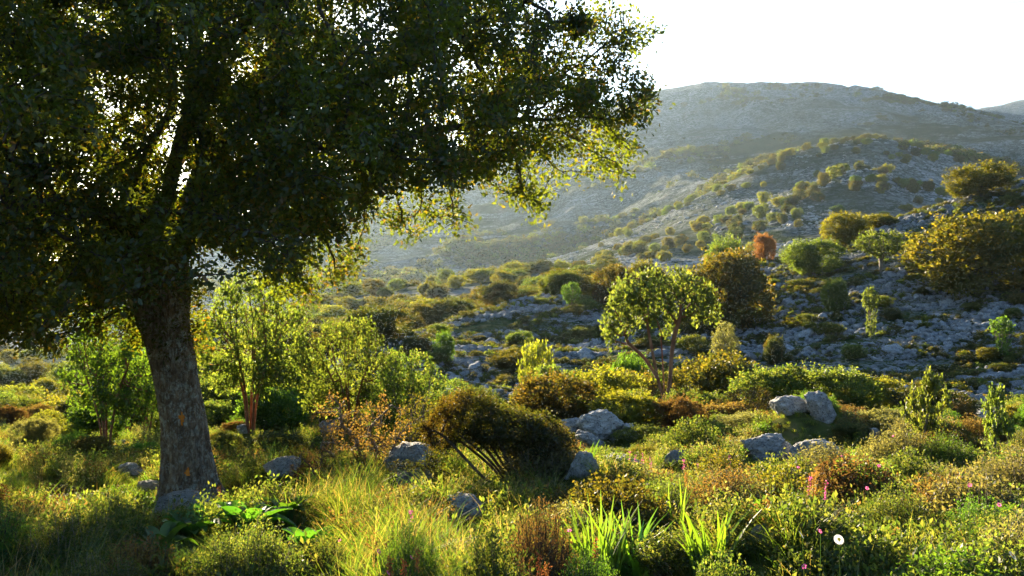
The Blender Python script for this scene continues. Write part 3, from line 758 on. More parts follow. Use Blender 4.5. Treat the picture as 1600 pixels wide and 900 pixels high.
plant(T0, 862, 24, 568, 92, 'bright lime sapling with spreading top beside the thin fence post', 'tree', (GB, F['fresh']))
plant(T1, 838, 34, 528, 66, 'small yellow-green tree rising behind the bright lime sapling', 'tree', (GB, F['yellow']))
plant(MBs[0], 950, 27, 582, 110, 'yellowish shrub left of the forked red trunk', 'shrub', (GB, F['yellow']))
plant(MBs[1], 1120, 31, 540, 160, 'large bronze-brown shrub right of the forked red trunk', 'shrub', (TW, F['gold']))
plant(MBs[2], 1068, 25, 602, 70, 'yellow-green shrub touching the foot of the forked red trunk', 'shrub', (GB, F['lime']))
plant(MBs[3], 982, 33, 545, 80, 'soft green shrub showing under the crown of the forked tree', 'shrub', (GB, F['green']))
plant(MBs[3], 1195, 30, 592, 90, 'dark green shrub between the bronze shrub and the paired pale rocks', 'shrub', (TW, F['dark']))
plant(MBs[0], 1255, 34, 572, 48, 'small golden-topped shrub behind the paired pale rocks', 'shrub', (TW, F['gold']))
plant(MBs[1], 1362, 26, 580, 90, 'brightest yellow flowering shrub right of the paired pale rocks', 'shrub', (GB, F['yellow']))
plant(MBs[2], 1312, 24, 602, 56, 'small yellow shrub wedged between the paired pale rocks and the brightest yellow shrub', 'shrub', (GB, F['yellow']))
plant(MBs[3], 1585, 22, 630, 60, 'yellow shrub at the right edge behind the blobby sapling', 'shrub', (GB, F['yellow']))
plant(MBs[2], 893, 22, 634, 44, 'small dark round shrub behind the pale rock outcrop', 'shrub', (TW, F['dark']))
plant(MBs[1], 1130, 19, 622, 90, 'reddish brown heath shrub on the meadow edge right of the forked tree', 'shrub', (TW, F['rust']))
plant(MBs[0], 1190, 18, 640, 80, 'rusty low heath left of the paired pale rocks', 'shrub', (TW, F['rust']))
plant(NB[1], 1010, 16.5, 660, 110, 'dark olive low shrub in front of the forked tree', 'shrub', (TW, F['olive']))
plant(NB[0], 1005, 14, 690, 70, 'olive brown low shrub just in front of the pale rock outcrop', 'shrub', (TW, F['gold']))
plant(NB[1], 1380, 15.5, 632, 120, 'grey-green domed shrub left of the first blobby sapling', 'shrub', (TW, F['grey']))
plant(NB[0], 1330, 15, 656, 60, 'dark shrub leaning on the paired pale rocks', 'shrub', (TW, F['dark']))
BLOB = [sc_tree(110+k, [(0, 0, .72, .3, .3, .26), (.2, 0, .5, .25, .25, .2), (-.2, .1, .6, .25, .2, .2), (-.1, 0, .35, .2, .2, .15)], [[(0, 0, -.03), (.02, .0, .2), (-.05, 0, .4), (.02, 0, .6)]],
        130, .05, .6, .11, .006, 26, .042, .030, .024, 6, tipmax=2.2, expo=2.1) for k in range(2)]
plant(('sapling', BLOB[0]), 1447, 11.5, 562, 92, 'upright sapling with clustered blobby leaves standing against the rocky slope', 'sapling', (GB, F['lime']))
plant(('sapling', BLOB[1]), 1556, 11.5, 588, 72, 'second blobby-leaved sapling near the right edge with a bent bare stem', 'sapling', (GB, F['lime']))
plant(NB[1], 1480, 11, 664, 110, 'green and bronze shrub round the foot of the first blobby sapling', 'shrub', (TW, F['brown']))
plant(NB[0], 1575, 10.5, 690, 110, 'bronze shrub below the second blobby sapling', 'shrub', (TW, F['brown']))

# rocky slope and its crest
SL = [
 (FB[1], MBs[1], 1528, 72, 322, 205, 'huge dark bush with golden top on the upper right of the rocky slope', 'bush', (TW, F['gold']), 1.0),
 (None, MBs[0], 1533, 99, 250, 96, 'golden round-headed tree alone on the ridge at the upper right', 'tree', (TW, F['gold']), 1),
 (None, MBs[2], 1322, 96, 326, 76, 'yellow-green tree on the ridge left of the stony crest', 'tree', (GB, F['yellow']), 1),
 (None, MBs[0], 1373, 99, 333, 55, 'smaller yellow tree partly behind the ridge tree left of the stony crest', 'tree', (GB, F['yellow']), 1),
 (None, T2, 1376, 82, 358, 92, 'round lime green tree left of the huge dark bush', 'tree', (GB, F['fresh']), 1),
 (None, MBs[3], 1270, 86, 370, 92, 'green tree with lime top at the left end of the stony crest', 'tree', (GB, F['fresh']), 1),
 (None, MBs[1], 1137, 73, 378, 135, 'big olive and bronze bush on the slope above the forked tree', 'bush', (TW, F['brown']), 1),
 (None, MBs[0], 1132, 88, 364, 62, 'bright green tree top poking out of the big olive and bronze bush', 'tree', (GB, F['fresh']), 1),
 (None, MBs[3], 1195, 100, 362, 34, 'small orange-red tree on the ridge', 'tree', (TW, F['red']), 1),
 (None, MBs[2], 962, 86, 406, 70, 'bronze bush on the crest behind the crown of the forked tree', 'bush', (TW, F['brown']), 1),
 (None, MBs[3], 1010, 90, 402, 60, 'dark bush on the crest behind the top of the forked tree', 'bush', (TW, F['gold']), 1),
 (None, MBs[1], 1306, 72, 430, 42, 'small lime bush on the stones below the green crest tree', 'bush', (GB, F['fresh']), 1),
 (None, ('small_tree', TOPI), 1361, 64, 449, 34, 'little two-tiered tree alone in the middle of the rocky slope', 'tree', (GB, F['lime']), 1),
 (None, ('small_tree', TOPI), 1565, 56, 496, 46, 'two-tiered shrubby tree near the right edge of the rocky slope', 'tree', (GB, F['green']), 1),
 (None, ('shrub', VASE[0]), 1133, 58, 500, 48, 'pale wispy broom-like shrub on the lower rocky slope', 'shrub', (GB, F['grey']), 1),
 (None, MBs[0], 694, 60, 514, 34, 'small upright green bush on the left end of the rocky slope', 'bush', (GB, F['green']), 1),
 (None, MBs[2], 650, 62, 520, 46, 'dark bush at the far left end of the rocky slope', 'bush', (TW, F['dark']), 1),
 (None, T0, 893, 80, 440, 36, 'small green tree on the left crest of the rocky slope', 'tree', (GB, F['green']), 1),
 (None, MBs[1], 823, 96, 452, 52, 'round bronze bush just behind the left crest of the rocky slope', 'bush', (TW, F['brown']), 1),
 (None, MBs[3], 590, 70, 474, 110, 'broad dark bush beyond the leafy yellow-green tree', 'bush', (TW, F['dark']), 1),
 (None, MBs[0], 1210, 60, 521, 34, 'tiny dark bush among the stones left of the two-tiered tree', 'bush', (TW, F['dark']), 1),
]
for a, b, px, Y, top, wpx, lab, cat, mats, k in SL:
    plant(b, px, Y, top, wpx, lab, cat, mats)

rng = np.random.default_rng(91); n = 0
RM = [(GB, F['green']), (TW, F['gold']), (GB, F['olive']), (GB, F['lime']), (TW, F['dark']), (GB, F['yellow']), (TW, F['brown'])]
while n < 74:
    Y = rng.uniform(18, 38); px = rng.uniform(-60, 1660) if n > 34 else rng.uniform(330, 1000)
    if 990 < px < 1090 and Y < 26: continue
    x, y, z = at(px, Y); w = rng.uniform(.9, 1.9)*(1+.02*(Y-18))
    plant(('rim_shrub', (MBs+[V0, V1])[n % 6][1]), px, Y, 0, 0, 'one of the loose shrubs crowding along the rim where the meadow drops to the gully', 'shrub', RM[int(rng.integers(0, 7))],
          group='shrubs along the rim of the meadow', xyz=(x, y, z), h=w*rng.uniform(.55, .85), w=w); n += 1
# low cushions on the rocky slope
rng = np.random.default_rng(8)
SLOPE_MATS = [(TW, F['dark']), (TW, F['olive']), (TW, F['gold']), (TW, F['olive'])]
n = 0
while n < 95:
    px = rng.uniform(640, 1650); Y = rng.uniform(44, 104); x, y, z = at(px, Y)
    if not seen(x, y, z+.6): continue
    w = rng.uniform(.7, 2.2); plant(('low_bush', BUSH[n % 5]), px, Y, 0, 0, 'low olive cushion bush growing between the stones of the rocky slope', 'bush', SLOPE_MATS[n % 4],
          group='low bushes on the rocky slope', xyz=(x, y, z), h=w*rng.uniform(.4, .6), w=w, parts=False); n += 1
# wooded hump behind the crest
n = 0; k = 0
while n < 270 and k < 6000:
    k += 1; px = rng.uniform(330, 960); Y = math.exp(rng.uniform(math.log(88), math.log(232))); x, y, z = at(px, Y)
    w = rng.uniform(2.0, 4.2)
    if not seen(x, y, z+w*.6): continue
    plant(('maquis_bush', (BUSH if Y > 120 else BUSHM)[n % 4]), px, Y, 0, 0, 'rounded maquis bush in the dense thicket on the low hump behind the stony crest', 'bush', [(TW, F['gold']), (TW, F['dark']), (GB, F['olive']), (TW, F['gold']), (GB, F['yellow'])][int(rng.integers(0, 5))],
          group='thicket on the low hump', xyz=(x, y, z), h=w*rng.uniform(.6, .85), w=w*rng.uniform(.9, 1.3), parts=False); n += 1
# hillside of bushes low on the left
n = 0; k = 0
while n < 110 and k < 6000:
    k += 1; px = rng.uniform(-120, 470); Y = math.exp(rng.uniform(math.log(38), math.log(260))); x, y, z = at(px, Y); w = rng.uniform(2.2, 4.2)
    if not seen(x, y, z+w*.6): continue
    plant(('hillside_bush', (BUSH if Y > 120 else BUSHM)[n % 4]), px, Y, 0, 0, 'rounded bush on the sunlit hillside low at the left', 'bush', [(TW, F['gold']), (GB, F['olive']), (GB, F['yellow'])][int(rng.integers(0, 3))],
          group='bushes on the left hillside', xyz=(x, y, z), h=w*rng.uniform(.6, .85), w=w, parts=False); n += 1
# the two spurs on the right: bushes strung along their sunlit shoulders
n = 0; k = 0
while n < 210 and k < 12000:
    k += 1; px = rng.uniform(930, 1640); Y = rng.uniform(230, 445); x, y, z = at(px, Y)
    dz = (h1(x, y+9)-h1(x, y-9))/18
    crest = abs(Y-424) < 34 or abs(Y-300) < 26
    if rng.random() > (.42 if crest else .16)*(1.0 if px < 1480 else .4): continue
    if fbm2(np.array([x/60]), np.array([y/60]), 3, 17)[0] < -.12 and not crest: continue
    w = rng.uniform(2.2, 4.2)
    if not seen(x, y, z+w*.5): continue
    plant(('spur_bush', BUSH[n % 5]), px, Y, 0, 0, 'small sunlit bush dotted over the two stony spurs below the mountain', 'bush', [(GB, F['yellow']), (TW, F['gold']), (GB, F['lime']), (TW, F['dark'])][int(rng.integers(0, 4))],
          group='bushes on the stony spurs', xyz=(x, y, z), h=w*rng.uniform(.6, .95), w=w, parts=False); n += 1

# ------------------------------------------------------------------ stuff scattered as instances
def scatter(name, pts, rot, scl, protos, label, cat, kind='stuff', mat=None):
    me = bpy.data.meshes.new(name+'_points'); me.vertices.add(len(pts)); me.vertices.foreach_set('co', np.asarray(pts, np.float32).ravel())
    a = me.attributes.new('rot', 'FLOAT_VECTOR', 'POINT'); a.data.foreach_set('vector', np.asarray(rot, np.float32).ravel())
    a = me.attributes.new('scl', 'FLOAT_VECTOR', 'POINT'); a.data.foreach_set('vector', np.asarray(scl, np.float32).ravel())
    a = me.attributes.new('idx', 'INT', 'POINT'); a.data.foreach_set('value', np.random.default_rng(1).integers(0, len(protos), len(pts)).astype(np.int32))
    c = bpy.data.collections.new(name+'_sources')
    for q, p in enumerate(protos):
        s = bpy.data.objects.new(name+'_source', p); c.objects.link(s)
        if mat: s.material_slots[0].link = 'OBJECT'; s.material_slots[0].material = mat[q % len(mat)]
    g = bpy.data.node_groups.new(name, 'GeometryNodeTree')
    g.interface.new_socket('Geometry', in_out='INPUT', socket_type='NodeSocketGeometry'); g.interface.new_socket('Geometry', in_out='OUTPUT', socket_type='NodeSocketGeometry')
    gi = g.nodes.new('NodeGroupInput'); go = g.nodes.new('NodeGroupOutput'); ip = g.nodes.new('GeometryNodeInstanceOnPoints')
    ci = g.nodes.new('GeometryNodeCollectionInfo'); ci.inputs['Collection'].default_value = c; ci.inputs['Separate Children'].default_value = True; ci.inputs['Reset Children'].default_value = True
    def na(nm, t):
        q = g.nodes.new('GeometryNodeInputNamedAttribute'); q.data_type = t; q.inputs['Name'].default_value = nm; return q.outputs['Attribute']
    e = g.nodes.new('FunctionNodeEulerToRotation'); g.links.new(na('rot', 'FLOAT_VECTOR'), e.inputs[0])
    g.links.new(gi.outputs[0], ip.inputs['Points']); g.links.new(ci.outputs[0], ip.inputs['Instance']); ip.inputs['Pick Instance'].default_value = True
    g.links.new(na('idx', 'INT'), ip.inputs['Instance Index']); g.links.new(e.outputs[0], ip.inputs['Rotation']); g.links.new(na('scl', 'FLOAT_VECTOR'), ip.inputs['Scale'])
    g.links.new(ip.outputs[0], go.inputs[0])
    o = bpy.data.objects.new(name, me); COL.objects.link(o); md = o.modifiers.new('scatter', 'NODES'); md.node_group = g
    return tag(o, label, cat, kind=kind)

# stones of the rocky slope: the largest 300 singly, the rest as one mass
rng = np.random.default_rng(12)
ROCK = [rock_mesh(200+k, 3, 12, .10) for k in range(7)]
NR = 130000; px = rng.uniform(470, 1760, NR); Y = np.sqrt(rng.uniform(37**2, 112**2, NR)); x = (px-800)/1600*Y; z = H(x, Y)
band = fbm2(x/7+Y/9, Y/2.4-x/14, 4, 41)+.45*fbm2(x/2.2, Y/2.2, 3, 43)
crest = sstep(10, 0, np.abs(Y-np.interp(px, [600, 760, 880, 1000, 1120, 1240, 1360, 1600], [72, 86, 88, 90, 103, 104, 104, 104])))
ok = band > .03-.30*crest+.10*sstep(1200, 1000, px)*(1-crest)+.2*rng.normal(size=NR)*.5
px, Y, x, z = px[ok], Y[ok], x[ok], z[ok]; n = len(x)
sz = .06+.30*rng.random(n)**4.5+.22*(rng.random(n) < .012)
app = sz/Y; order = np.argsort(-app)
big = []; rest = []
for i in order:
    if len(big) < 300 and seen(x[i], Y[i], z[i]+sz[i]*.5, 30): big.append(i)
    else: rest.append(i)
for i in big:
    s = sz[i]*1.25
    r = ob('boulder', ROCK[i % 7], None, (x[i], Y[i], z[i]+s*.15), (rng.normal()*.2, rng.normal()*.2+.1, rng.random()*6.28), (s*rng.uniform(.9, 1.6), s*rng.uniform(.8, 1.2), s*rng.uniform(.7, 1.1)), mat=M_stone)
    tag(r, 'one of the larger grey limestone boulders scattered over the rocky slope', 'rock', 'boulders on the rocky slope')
rest = np.array(rest); m = len(rest)
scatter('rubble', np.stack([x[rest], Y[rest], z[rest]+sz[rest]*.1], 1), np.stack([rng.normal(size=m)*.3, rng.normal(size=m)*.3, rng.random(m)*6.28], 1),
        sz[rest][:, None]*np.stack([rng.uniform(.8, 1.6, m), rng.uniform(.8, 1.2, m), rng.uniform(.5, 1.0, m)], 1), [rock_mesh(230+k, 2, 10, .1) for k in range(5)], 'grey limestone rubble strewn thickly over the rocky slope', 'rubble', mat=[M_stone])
print('boulders', len(big), 'rubble', m)
# turf clumps on the rocky slope
n = 15000; px = rng.uniform(470, 1760, n); Y = np.sqrt(rng.uniform(40**2, 112**2, n)); x = (px-800)/1600*Y; z = H(x, Y)
ok = fbm2(x/7, Y/3, 3, 61) > -.15; x, Y, z = x[ok], Y[ok], z[ok]; n = len(x); s = rng.uniform(.25, .8, n)[:, None]
scatter('slope_scrub', np.stack([x, Y, z-.03], 1), np.stack([0*x, 0*x, rng.random(n)*6.28], 1), s*np.array([[1, 1, .5]]),
        [blob_bush(300+k, 6, 60, 6, .16, .10, .07)[1][1] for k in range(3)], 'low dark turf and thyme between the stones of the rocky slope', 'scrub', mat=[F['dark'], F['olive'], F['dark']])
# scrub dots on the far mountain and spurs
n = 60000; px = rng.uniform(-50, 1700, n); Y = np.exp(rng.uniform(math.log(470), math.log(1280), n)); x = (px-800)/1600*Y; z = H(x, Y)
f = fbm2(x/140, Y/110, 4, 71)+.5*fbm2(x/30, Y/30, 3, 73)-.1*sstep(700, 1200, Y)
ok = (f*.5 > .12+.30*(rng.random(n)-.18)) ; x, Y, z = x[ok], Y[ok], z[ok]; n = len(x); s = (1.7+5.0*rng.random(n)**2.5)[:, None]*(1+.45*sstep(500, 1000, Y))[:, None]
scatter('mountain_scrub', np.stack([x, Y, z-.1], 1), np.stack([0*x, 0*x, rng.random(n)*6.28], 1), s*np.array([[1, 1, .6]]),
        [blob_bush(310+k, 6, 60, 6, .16, .10, .07)[1][1] for k in range(3)], 'dark scrub dotted in patches over the far mountain', 'scrub', mat=[F['dark'], F['olive'], F['dark']])
n = 9000; px = rng.uniform(850, 1700, n); Y = np.exp(rng.uniform(math.log(225), math.log(450), n)); x = (px-800)/1600*Y; z = H(x, Y)
ok = fbm2(x/25, Y/25, 4, 81) > -.05; x, Y, z = x[ok], Y[ok], z[ok]; n = len(x); s = (.35+.9*rng.random(n)**3)[:, None]
scatter('spur_rubble', np.stack([x, Y, z], 1), np.stack([0*x, 0*x, rng.random(n)*6.28], 1), s*np.array([[1, 1, .6]]), [rock_mesh(250+k, 2, 9, .1) for k in range(3)], 'pale broken limestone covering the two stony spurs', 'rubble')

# ------------------------------------------------------------------ rocks of the meadow
RK = [rock_mesh(400+k, 5, 13, .10) for k in range(6)]
for me_ in RK:
    v_ = np.array([q.co[:] for q in me_.vertices]); v_ = (v_-(v_.max(0)+v_.min(0))/2)/((v_.max(0)-v_.min(0))/2)
    me_.vertices.foreach_set('co', v_.astype(np.float32).ravel()); me_.update()
FRONT = [(-3.05, 10.2, .95)]
for px_, Y_ in ((935, 5.4), (985, 5.6), (1048, 6.6), (1110, 5.2), (385, 7.2), (450, 7.6), (300, 6.9), (480, 6.6)): FRONT.append(((px_-800)/1600*Y_, Y_, .28))
CLEAR = [(-3.05, 9.3, .85), (-3.0, 8.5, .55), (-2.45, 9.6, .5)]
def rock(k, px, Y, top, wpx, label, rz=0, tilt=(0, 0), dk=.8, hr=0):
    x, y, z = at(px, Y); w = wpx/1600*Y; zt = EYE+(480-top)/1600*Y; h = max(zt-z, .35*w)
    sz = h*.62+.03
    o = ob('rock', RK[k], None, (x, y, zt-sz), (tilt[0], tilt[1], rz), (w/2, w/2*dk, sz))
    CLEAR.append((x, y-.25*w, w*.55+.03)); FRONT.append((x, y, w*.62)); return tag(o, label, 'rock')
for a_, kw_ in ROCKS: rock(*a_, **kw_)

# ------------------------------------------------------------------ foreground shrubs
JUN = [sc_tree(120, [(-.22, 0, .80, .26, .3, .18), (.1, 0, .64, .35, .4, .2), (.36, 0, .52, .22, .3, .2), (.44, 0, .30, .12, .2, .15), (-.42, 0, .55, .16, .2, .12)],
       [[(.12+.03*c, .03*s, -.03), (.10+.08*c, .05*s, .2), (.05+.25*c, .2*s, .45), (.42*c, .32*s, .62)] for c, s in ((1, 0), (.7, .7), (.1, 1), (-.6, .7), (-1, .1), (-.7, -.6), (0, -1), (.7, -.6), (.3, .2), (-.3, -.1))]
       +[[(.1, 0, .0), (-.2, .1, .12), (-.5, .0, .3), (-.75, -.1, .33)], [(.12, 0, 0), (.4, -.1, .15), (.62, 0, .22)], [(.1, 0, 0), (-.15, -.2, .3), (-.45, -.1, .62), (-.6, 0, .66)]],
       1100, .03, .35, .05, .0040, 46, .022, .009, .026, 5, tipmax=1.9, expo=2.5, fill=.35),
       sc_tree(121, [(-.3, 0, .7, .3, .3, .25), (.3, 0, .6, .35, .3, .3), (0, 0, .45, .5, .4, .3)],
       [[(.0, 0, -.03), (-.08, 0, .2), (-.02, .05, .4), (-.2, 0, .6), (-.22, 0, .8)], [(.1, 0, -.03), (.2, .1, .3), (.12, .1, .5), (.35, 0, .75)], [(0, .1, 0), (-.3, .1, .25), (-.45, 0, .35)], [(.1, 0, 0), (.4, -.1, .3), (.5, 0, .5)]],
       500, .04, .45, .06, .005, 10, .026, .016, .025, 5, tipmax=1.5, fill=.3, drop=.35)]
plant(('juniper', JUN[0]), 778, 9.3, 602, 205, 'dark dense-topped juniper with fanned bare stems in the centre foreground', 'shrub', (M_twig, F['dark']), rz=0)
plant(('thorny_shrub', JUN[1]), 560, 10.4, 600, 130, 'rusty thorny shrub with contorted bare branches left of the juniper', 'shrub', (M_greybark, F['rust']), rz=0)
plant(('thorny_shrub', JUN[1]), 655, 11.5, 600, 100, 'thin twisted thorny shrub between the wispy olive tree and the juniper', 'shrub', (M_greybark, F['gold']), rz=2)
plant(('thorny_shrub', JUN[1]), 1500, 9.6, 690, 90, 'straggly bare-branched shrub between the two blobby saplings', 'shrub', (M_dead, F['brown']), rz=1)
plant(('thorny_shrub', JUN[1]), 492, 9.6, 690, 70, 'small straggly shrub right of the upright brownish rock', 'shrub', (M_twig, F['rust']), rz=4)
def low_tips(seed):
    return ('stems', None)
SS = [stem_shrub(500+k, 420, 42, .030, .011, .5, .25, .0045) for k in range(3)]
S2 = [stem_shrub(510+k, 300, 26, .042, .022, .5, .3, .0045) for k in range(2)]
S3 = [stem_shrub(520, 380, 24, .03, .008, .5, .45, .005, .6, True)]
def fg(proto, px, Y, top, wpx, label, m, wood=M_greybark, group=None, nm='herb_shrub'):
    plant((nm, proto), px, Y, top, wpx, label, 'shrub', (wood, F[m]), group=group)
fg(S3[0], 842, 5.0, 762, 120, 'brown spiky half-dry shrub in the centre of the bottom edge', 'rust', M_twig)
fg(S2[0], 770, 4.6, 806, 130, 'olive leafy shrub at the bottom left of the brown spiky shrub', 'olive')
fg(SS[0], 640, 4.9, 800, 110, 'dark green soft shrub at the bottom between the grass clump and the brown spiky shrub', 'green')
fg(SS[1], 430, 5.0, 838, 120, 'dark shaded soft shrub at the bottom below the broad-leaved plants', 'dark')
fg(S2[1], 500, 5.2, 826, 100, 'sunlit yellowish herb shrub at the bottom left of the grass clump', 'olive')
fg(S2[0], 1255, 6.4, 752, 110, 'dark green rounded shrub in front of the flowering heath', 'dark')
fg(SS[2], 1400, 6.2, 742, 130, 'large sunlit yellow-green cushion on the right foreground', 'olive')
fg(SS[0], 1530, 5.8, 762, 130, 'dark leafy shrub at the lower right', 'green')
fg(S2[1], 1340, 8.4, 704, 110, 'reddish brown flowering heath right of the square-ended slab', 'rust')
fg(S2[0], 1420, 8.2, 690, 100, 'green kermes shrub above the large sunlit cushion', 'olive')
fg(SS[1], 1130, 8.6, 722, 130, 'grey-green herb cushion right of the small upright whitish rock', 'grey')
fg(SS[2], 1020, 9.4, 724, 120, 'grey-green herb cushion under the small upright whitish rock', 'grey')
fg(SS[0], 1130, 6.6, 772, 120, 'pale olive herb cushion in front of the pink flowers', 'grey')
fg(S2[1], 1050, 5.4, 812, 120, 'olive herb shrub at the bottom left of the small white rock', 'olive')
fg(S2[0], 1130, 4.6, 846, 130, 'dull green herb shrub at the bottom right of the strap leaves', 'olive')
fg(SS[1], 920, 4.6, 838, 110, 'green herb shrub at the bottom just right of the brown spiky shrub', 'green')
fg(SS[2], 1500, 4.8, 838, 150, 'bright green low herb mat in the lower right corner', 'olive')
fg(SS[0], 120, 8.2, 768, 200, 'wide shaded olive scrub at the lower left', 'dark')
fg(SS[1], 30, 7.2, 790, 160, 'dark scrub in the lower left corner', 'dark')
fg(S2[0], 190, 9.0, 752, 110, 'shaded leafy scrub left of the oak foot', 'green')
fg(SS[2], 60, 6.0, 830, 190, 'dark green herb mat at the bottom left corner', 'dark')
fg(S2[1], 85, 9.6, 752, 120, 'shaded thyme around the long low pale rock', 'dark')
fg(SS[0], 270, 5.0, 838, 110, 'shaded grey-green herb mat below the oak foot', 'green')
fg(SS[1], 375, 4.7, 846, 100, 'sunlit herb mat below the broad-leaved plants', 'olive')
fg(SS[0], 45, 14, 716, 44, 'leftmost of the grey leafless-looking cushions on the left meadow', 'grey', group=None, nm='cushion_shrub')
fg(SS[1], 96, 14, 710, 44, 'middle grey cushion on the left meadow', 'grey', nm='cushion_shrub')
fg(SS[2], 132, 13, 714, 52, 'right grey cushion on the left meadow', 'grey', nm='cushion_shrub')
fg(S3[0], 60, 17, 700, 60, 'reddish dry shrub on the left meadow behind the grey cushions', 'rust', M_twig)
fg(S3[0], 470, 9.0, 762, 60, 'small bronze juniper tuft right of the broad-leaved plants', 'brown', M_twig)
fg(S2[0], 965, 7.2, 748, 70, 'small green shrub right of the tall leaning white rock', 'olive')
fg(S2[1], 880, 7.4, 752, 70, 'bronze twiggy shrub below the tall leaning white rock', 'brown')

rng = np.random.default_rng(55)
n = 0
MM = [('olive', M_greybark), ('grey', M_greybark), ('rust', M_twig), ('green', M_twig), ('olive', M_greybark), ('gold', M_twig), ('lime', M_greybark)]
while n < 190:
    Y = math.exp(rng.uniform(math.log(4.4), math.log(27))); px = rng.uniform(-60, 1680)
    if px < 860 and Y < 16 and rng.random() < .45: continue
    if px < 720 and rng.random() < .4: continue
    x, y, z = at(px, Y)
    if any((x-cx)**2+(y+.2-cy)**2 < (cr+.25)**2 for cx, cy, cr in CLEAR): continue
    if any(abs(x-cx*y/cy) < cw+.2 and cy*.75 < y < cy for cx, cy, cw in FRONT): continue
    if Y < 6.8 and 1100 < px < 1460: continue
    w = rng.uniform(.28, .62)*(1+.35*sstep(8, 20, Y))*(1.3 if px > 800 else 1); mm, wd = MM[int(rng.integers(0, 7))]
    plant(('cushion_shrub', (SS+S2)[n % 5] if Y < 14 else (NB[n % 2][1])), px, Y, 0, 0, 'one of the many small bushy cushions of thyme and heath dotted over the meadow', 'shrub', (wd, F[mm]),
          group='small cushions of the meadow', xyz=(x, y, z), h=w*rng.uniform(.55, .95), w=w, parts=Y < 14); n += 1

# strap-leaved clumps and broad-leaved plants
def strap(px, Y, top, n, label, seed, lean=.35, w=.024):
    x, y, z = at(px, Y); h = EYE+(480-top)/1600*Y-z
    FRONT.append((x, y, .2)); o = ob('strap_leaf_plant', grass_tuft(seed, n*2, h*1.12, w*1.25, lean, .10, F['blade'], 6), None, (x, y, z)); tag(o, label, 'plant')
strap(935, 5.4, 772, 22, 'tall strap-leaved clump right of the brown spiky shrub', 1)
strap(985, 5.6, 786, 16, 'smaller strap-leaved clump beside the tall one', 2, .5)
strap(1048, 6.6, 742, 14, 'narrow strap-leaved clump below the small upright whitish rock', 3, .25, .018)
strap(1110, 5.2, 786, 18, 'strap-leaved clump left of the small white rock', 4, .4)
strap(905, 10.5, 690, 12, 'strap leaves behind the tall leaning white rock', 5, .4, .03)
def broad(px, Y, n, L, label, seed):
    L = L*1.02
    rng = np.random.default_rng(seed); mb = MB(); x, y, z = at(px, Y); seg = 8
    for k in range(n):
        a = k*2.4+rng.random()*.5; o = np.array([math.cos(a), math.sin(a), 0]); sd = np.array([-math.sin(a), math.cos(a), 0]); l = L*rng.uniform(.7, 1.1); el = rng.uniform(.75, 1.3)
        t = np.linspace(0, 1, seg+1); r = l*t*math.cos(el)*(1+.2*t); zz = l*(math.sin(el)*t-.55*t**2.2*rng.uniform(.5, 1.3))
        w = .17*l*np.sin(np.pi*np.clip(t*.93+.05, 0, 1))**.7
        c = o*r[:, None]+np.array([0, 0, 1])*zz[:, None]; dn = np.array([0, 0, 1])*(w*.45)[:, None]
        V = np.stack([c-sd*w[:, None]+dn, c, c+sd*w[:, None]+dn], 1).reshape(-1, 3)
        i = np.arange(seg)*3; mb.add(V, np.concatenate([np.stack([i, i+1, i+4, i+3], 1), np.stack([i+1, i+2, i+5, i+4], 1)]))
    FRONT.append((x, y, .32)); o = ob('broad_leaf_plant', mb.mesh('broad_leaf_plant', F['broad'], True), None, (x, y, z)); tag(o, label, 'plant')
broad(385, 7.2, 16, .42, 'glossy broad-leaved plant in the sun at the right of the oak foot', 1)
broad(450, 7.6, 13, .40, 'glossy broad-leaved plant just below the upright brownish rock', 2)
broad(300, 6.9, 14, .36, 'shaded broad-leaved plant in front of the grey rounded root rock', 3)
broad(255, 6.2, 10, .34, 'drooping broad-leaved plant in the shade below the oak', 4)
broad(480, 6.6, 9, .33, 'small broad-leaved plant at the left of the tall grass', 5)

# ------------------------------------------------------------------ grass and herbs covering the meadow
rng = np.random.default_rng(77)
def field(n, y0, y1, f, seed):
    Y = np.exp(rng.uniform(math.log(y0), math.log(y1), n*2)); u = rng.uniform(-.80, .80, n*2); x = u*Y
    Y2 = Y; ok = (f(x, Y2, u*1600+800) > rng.random(n*2)); x, Y2 = x[ok][:n], Y2[ok][:n]
    ok = np.ones(len(x), bool)
    for cx, cy, cr in CLEAR: ok &= (x-cx)**2+(Y2-cy)**2 > cr*cr
    x, Y2 = x[ok], Y2[ok]; return x, Y2, H(x, Y2)
def put(name, n, y0, y1, f, s0, s1, protos, label, cat, seed, far=1.0):
    x, Y, z = field(n, y0, y1, f, seed); m = len(x); s = rng.uniform(s0, s1, m)*(1+(far-1)*sstep(6, 22, Y))
    for cx, cy, cw in FRONT:
        c_ = cx*Y/cy; s = np.where((np.abs(x-c_) < cw) & (Y < cy) & (Y > cy*.80), s*.42, s)
    scatter(name, np.stack([x, Y, z-.02], 1), np.stack([rng.normal(size=m)*.12, rng.normal(size=m)*.12, rng.random(m)*6.28], 1), np.repeat(s[:, None], 3, 1), protos, label, cat)
def shortg():
    Y = rng.uniform(5, 16, 9500); x = rng.uniform(-.8, .8, 9500)*Y; z = H(x, Y); d = np.hypot(x+3.05, Y-10)
    ok = d > .42; x, Y, z = x[ok], Y[ok], z[ok]; m = len(x); s = rng.uniform(.25, .5, m)
    scatter('short_grass', np.stack([x, Y, z-.01], 1), np.stack([0*x, 0*x, rng.random(m)*6.28], 1), np.repeat(s[:, None], 3, 1), [grass_tuft(660+k, 50, .24, .009, .9, .13, F['grass']) for k in range(3)], 'short green grass round the foot of the oak', 'grass')
shortg()
G1 = [grass_tuft(600+k, 46, .24, .007, .8, .07, F['grass']) for k in range(4)]
G2 = [grass_tuft(610+k, 40, .42, .0075, .7, .08, F['grass']) for k in range(3)]+[grass_tuft(615, 26, .42, .005, .6, .08, F['dry'])]
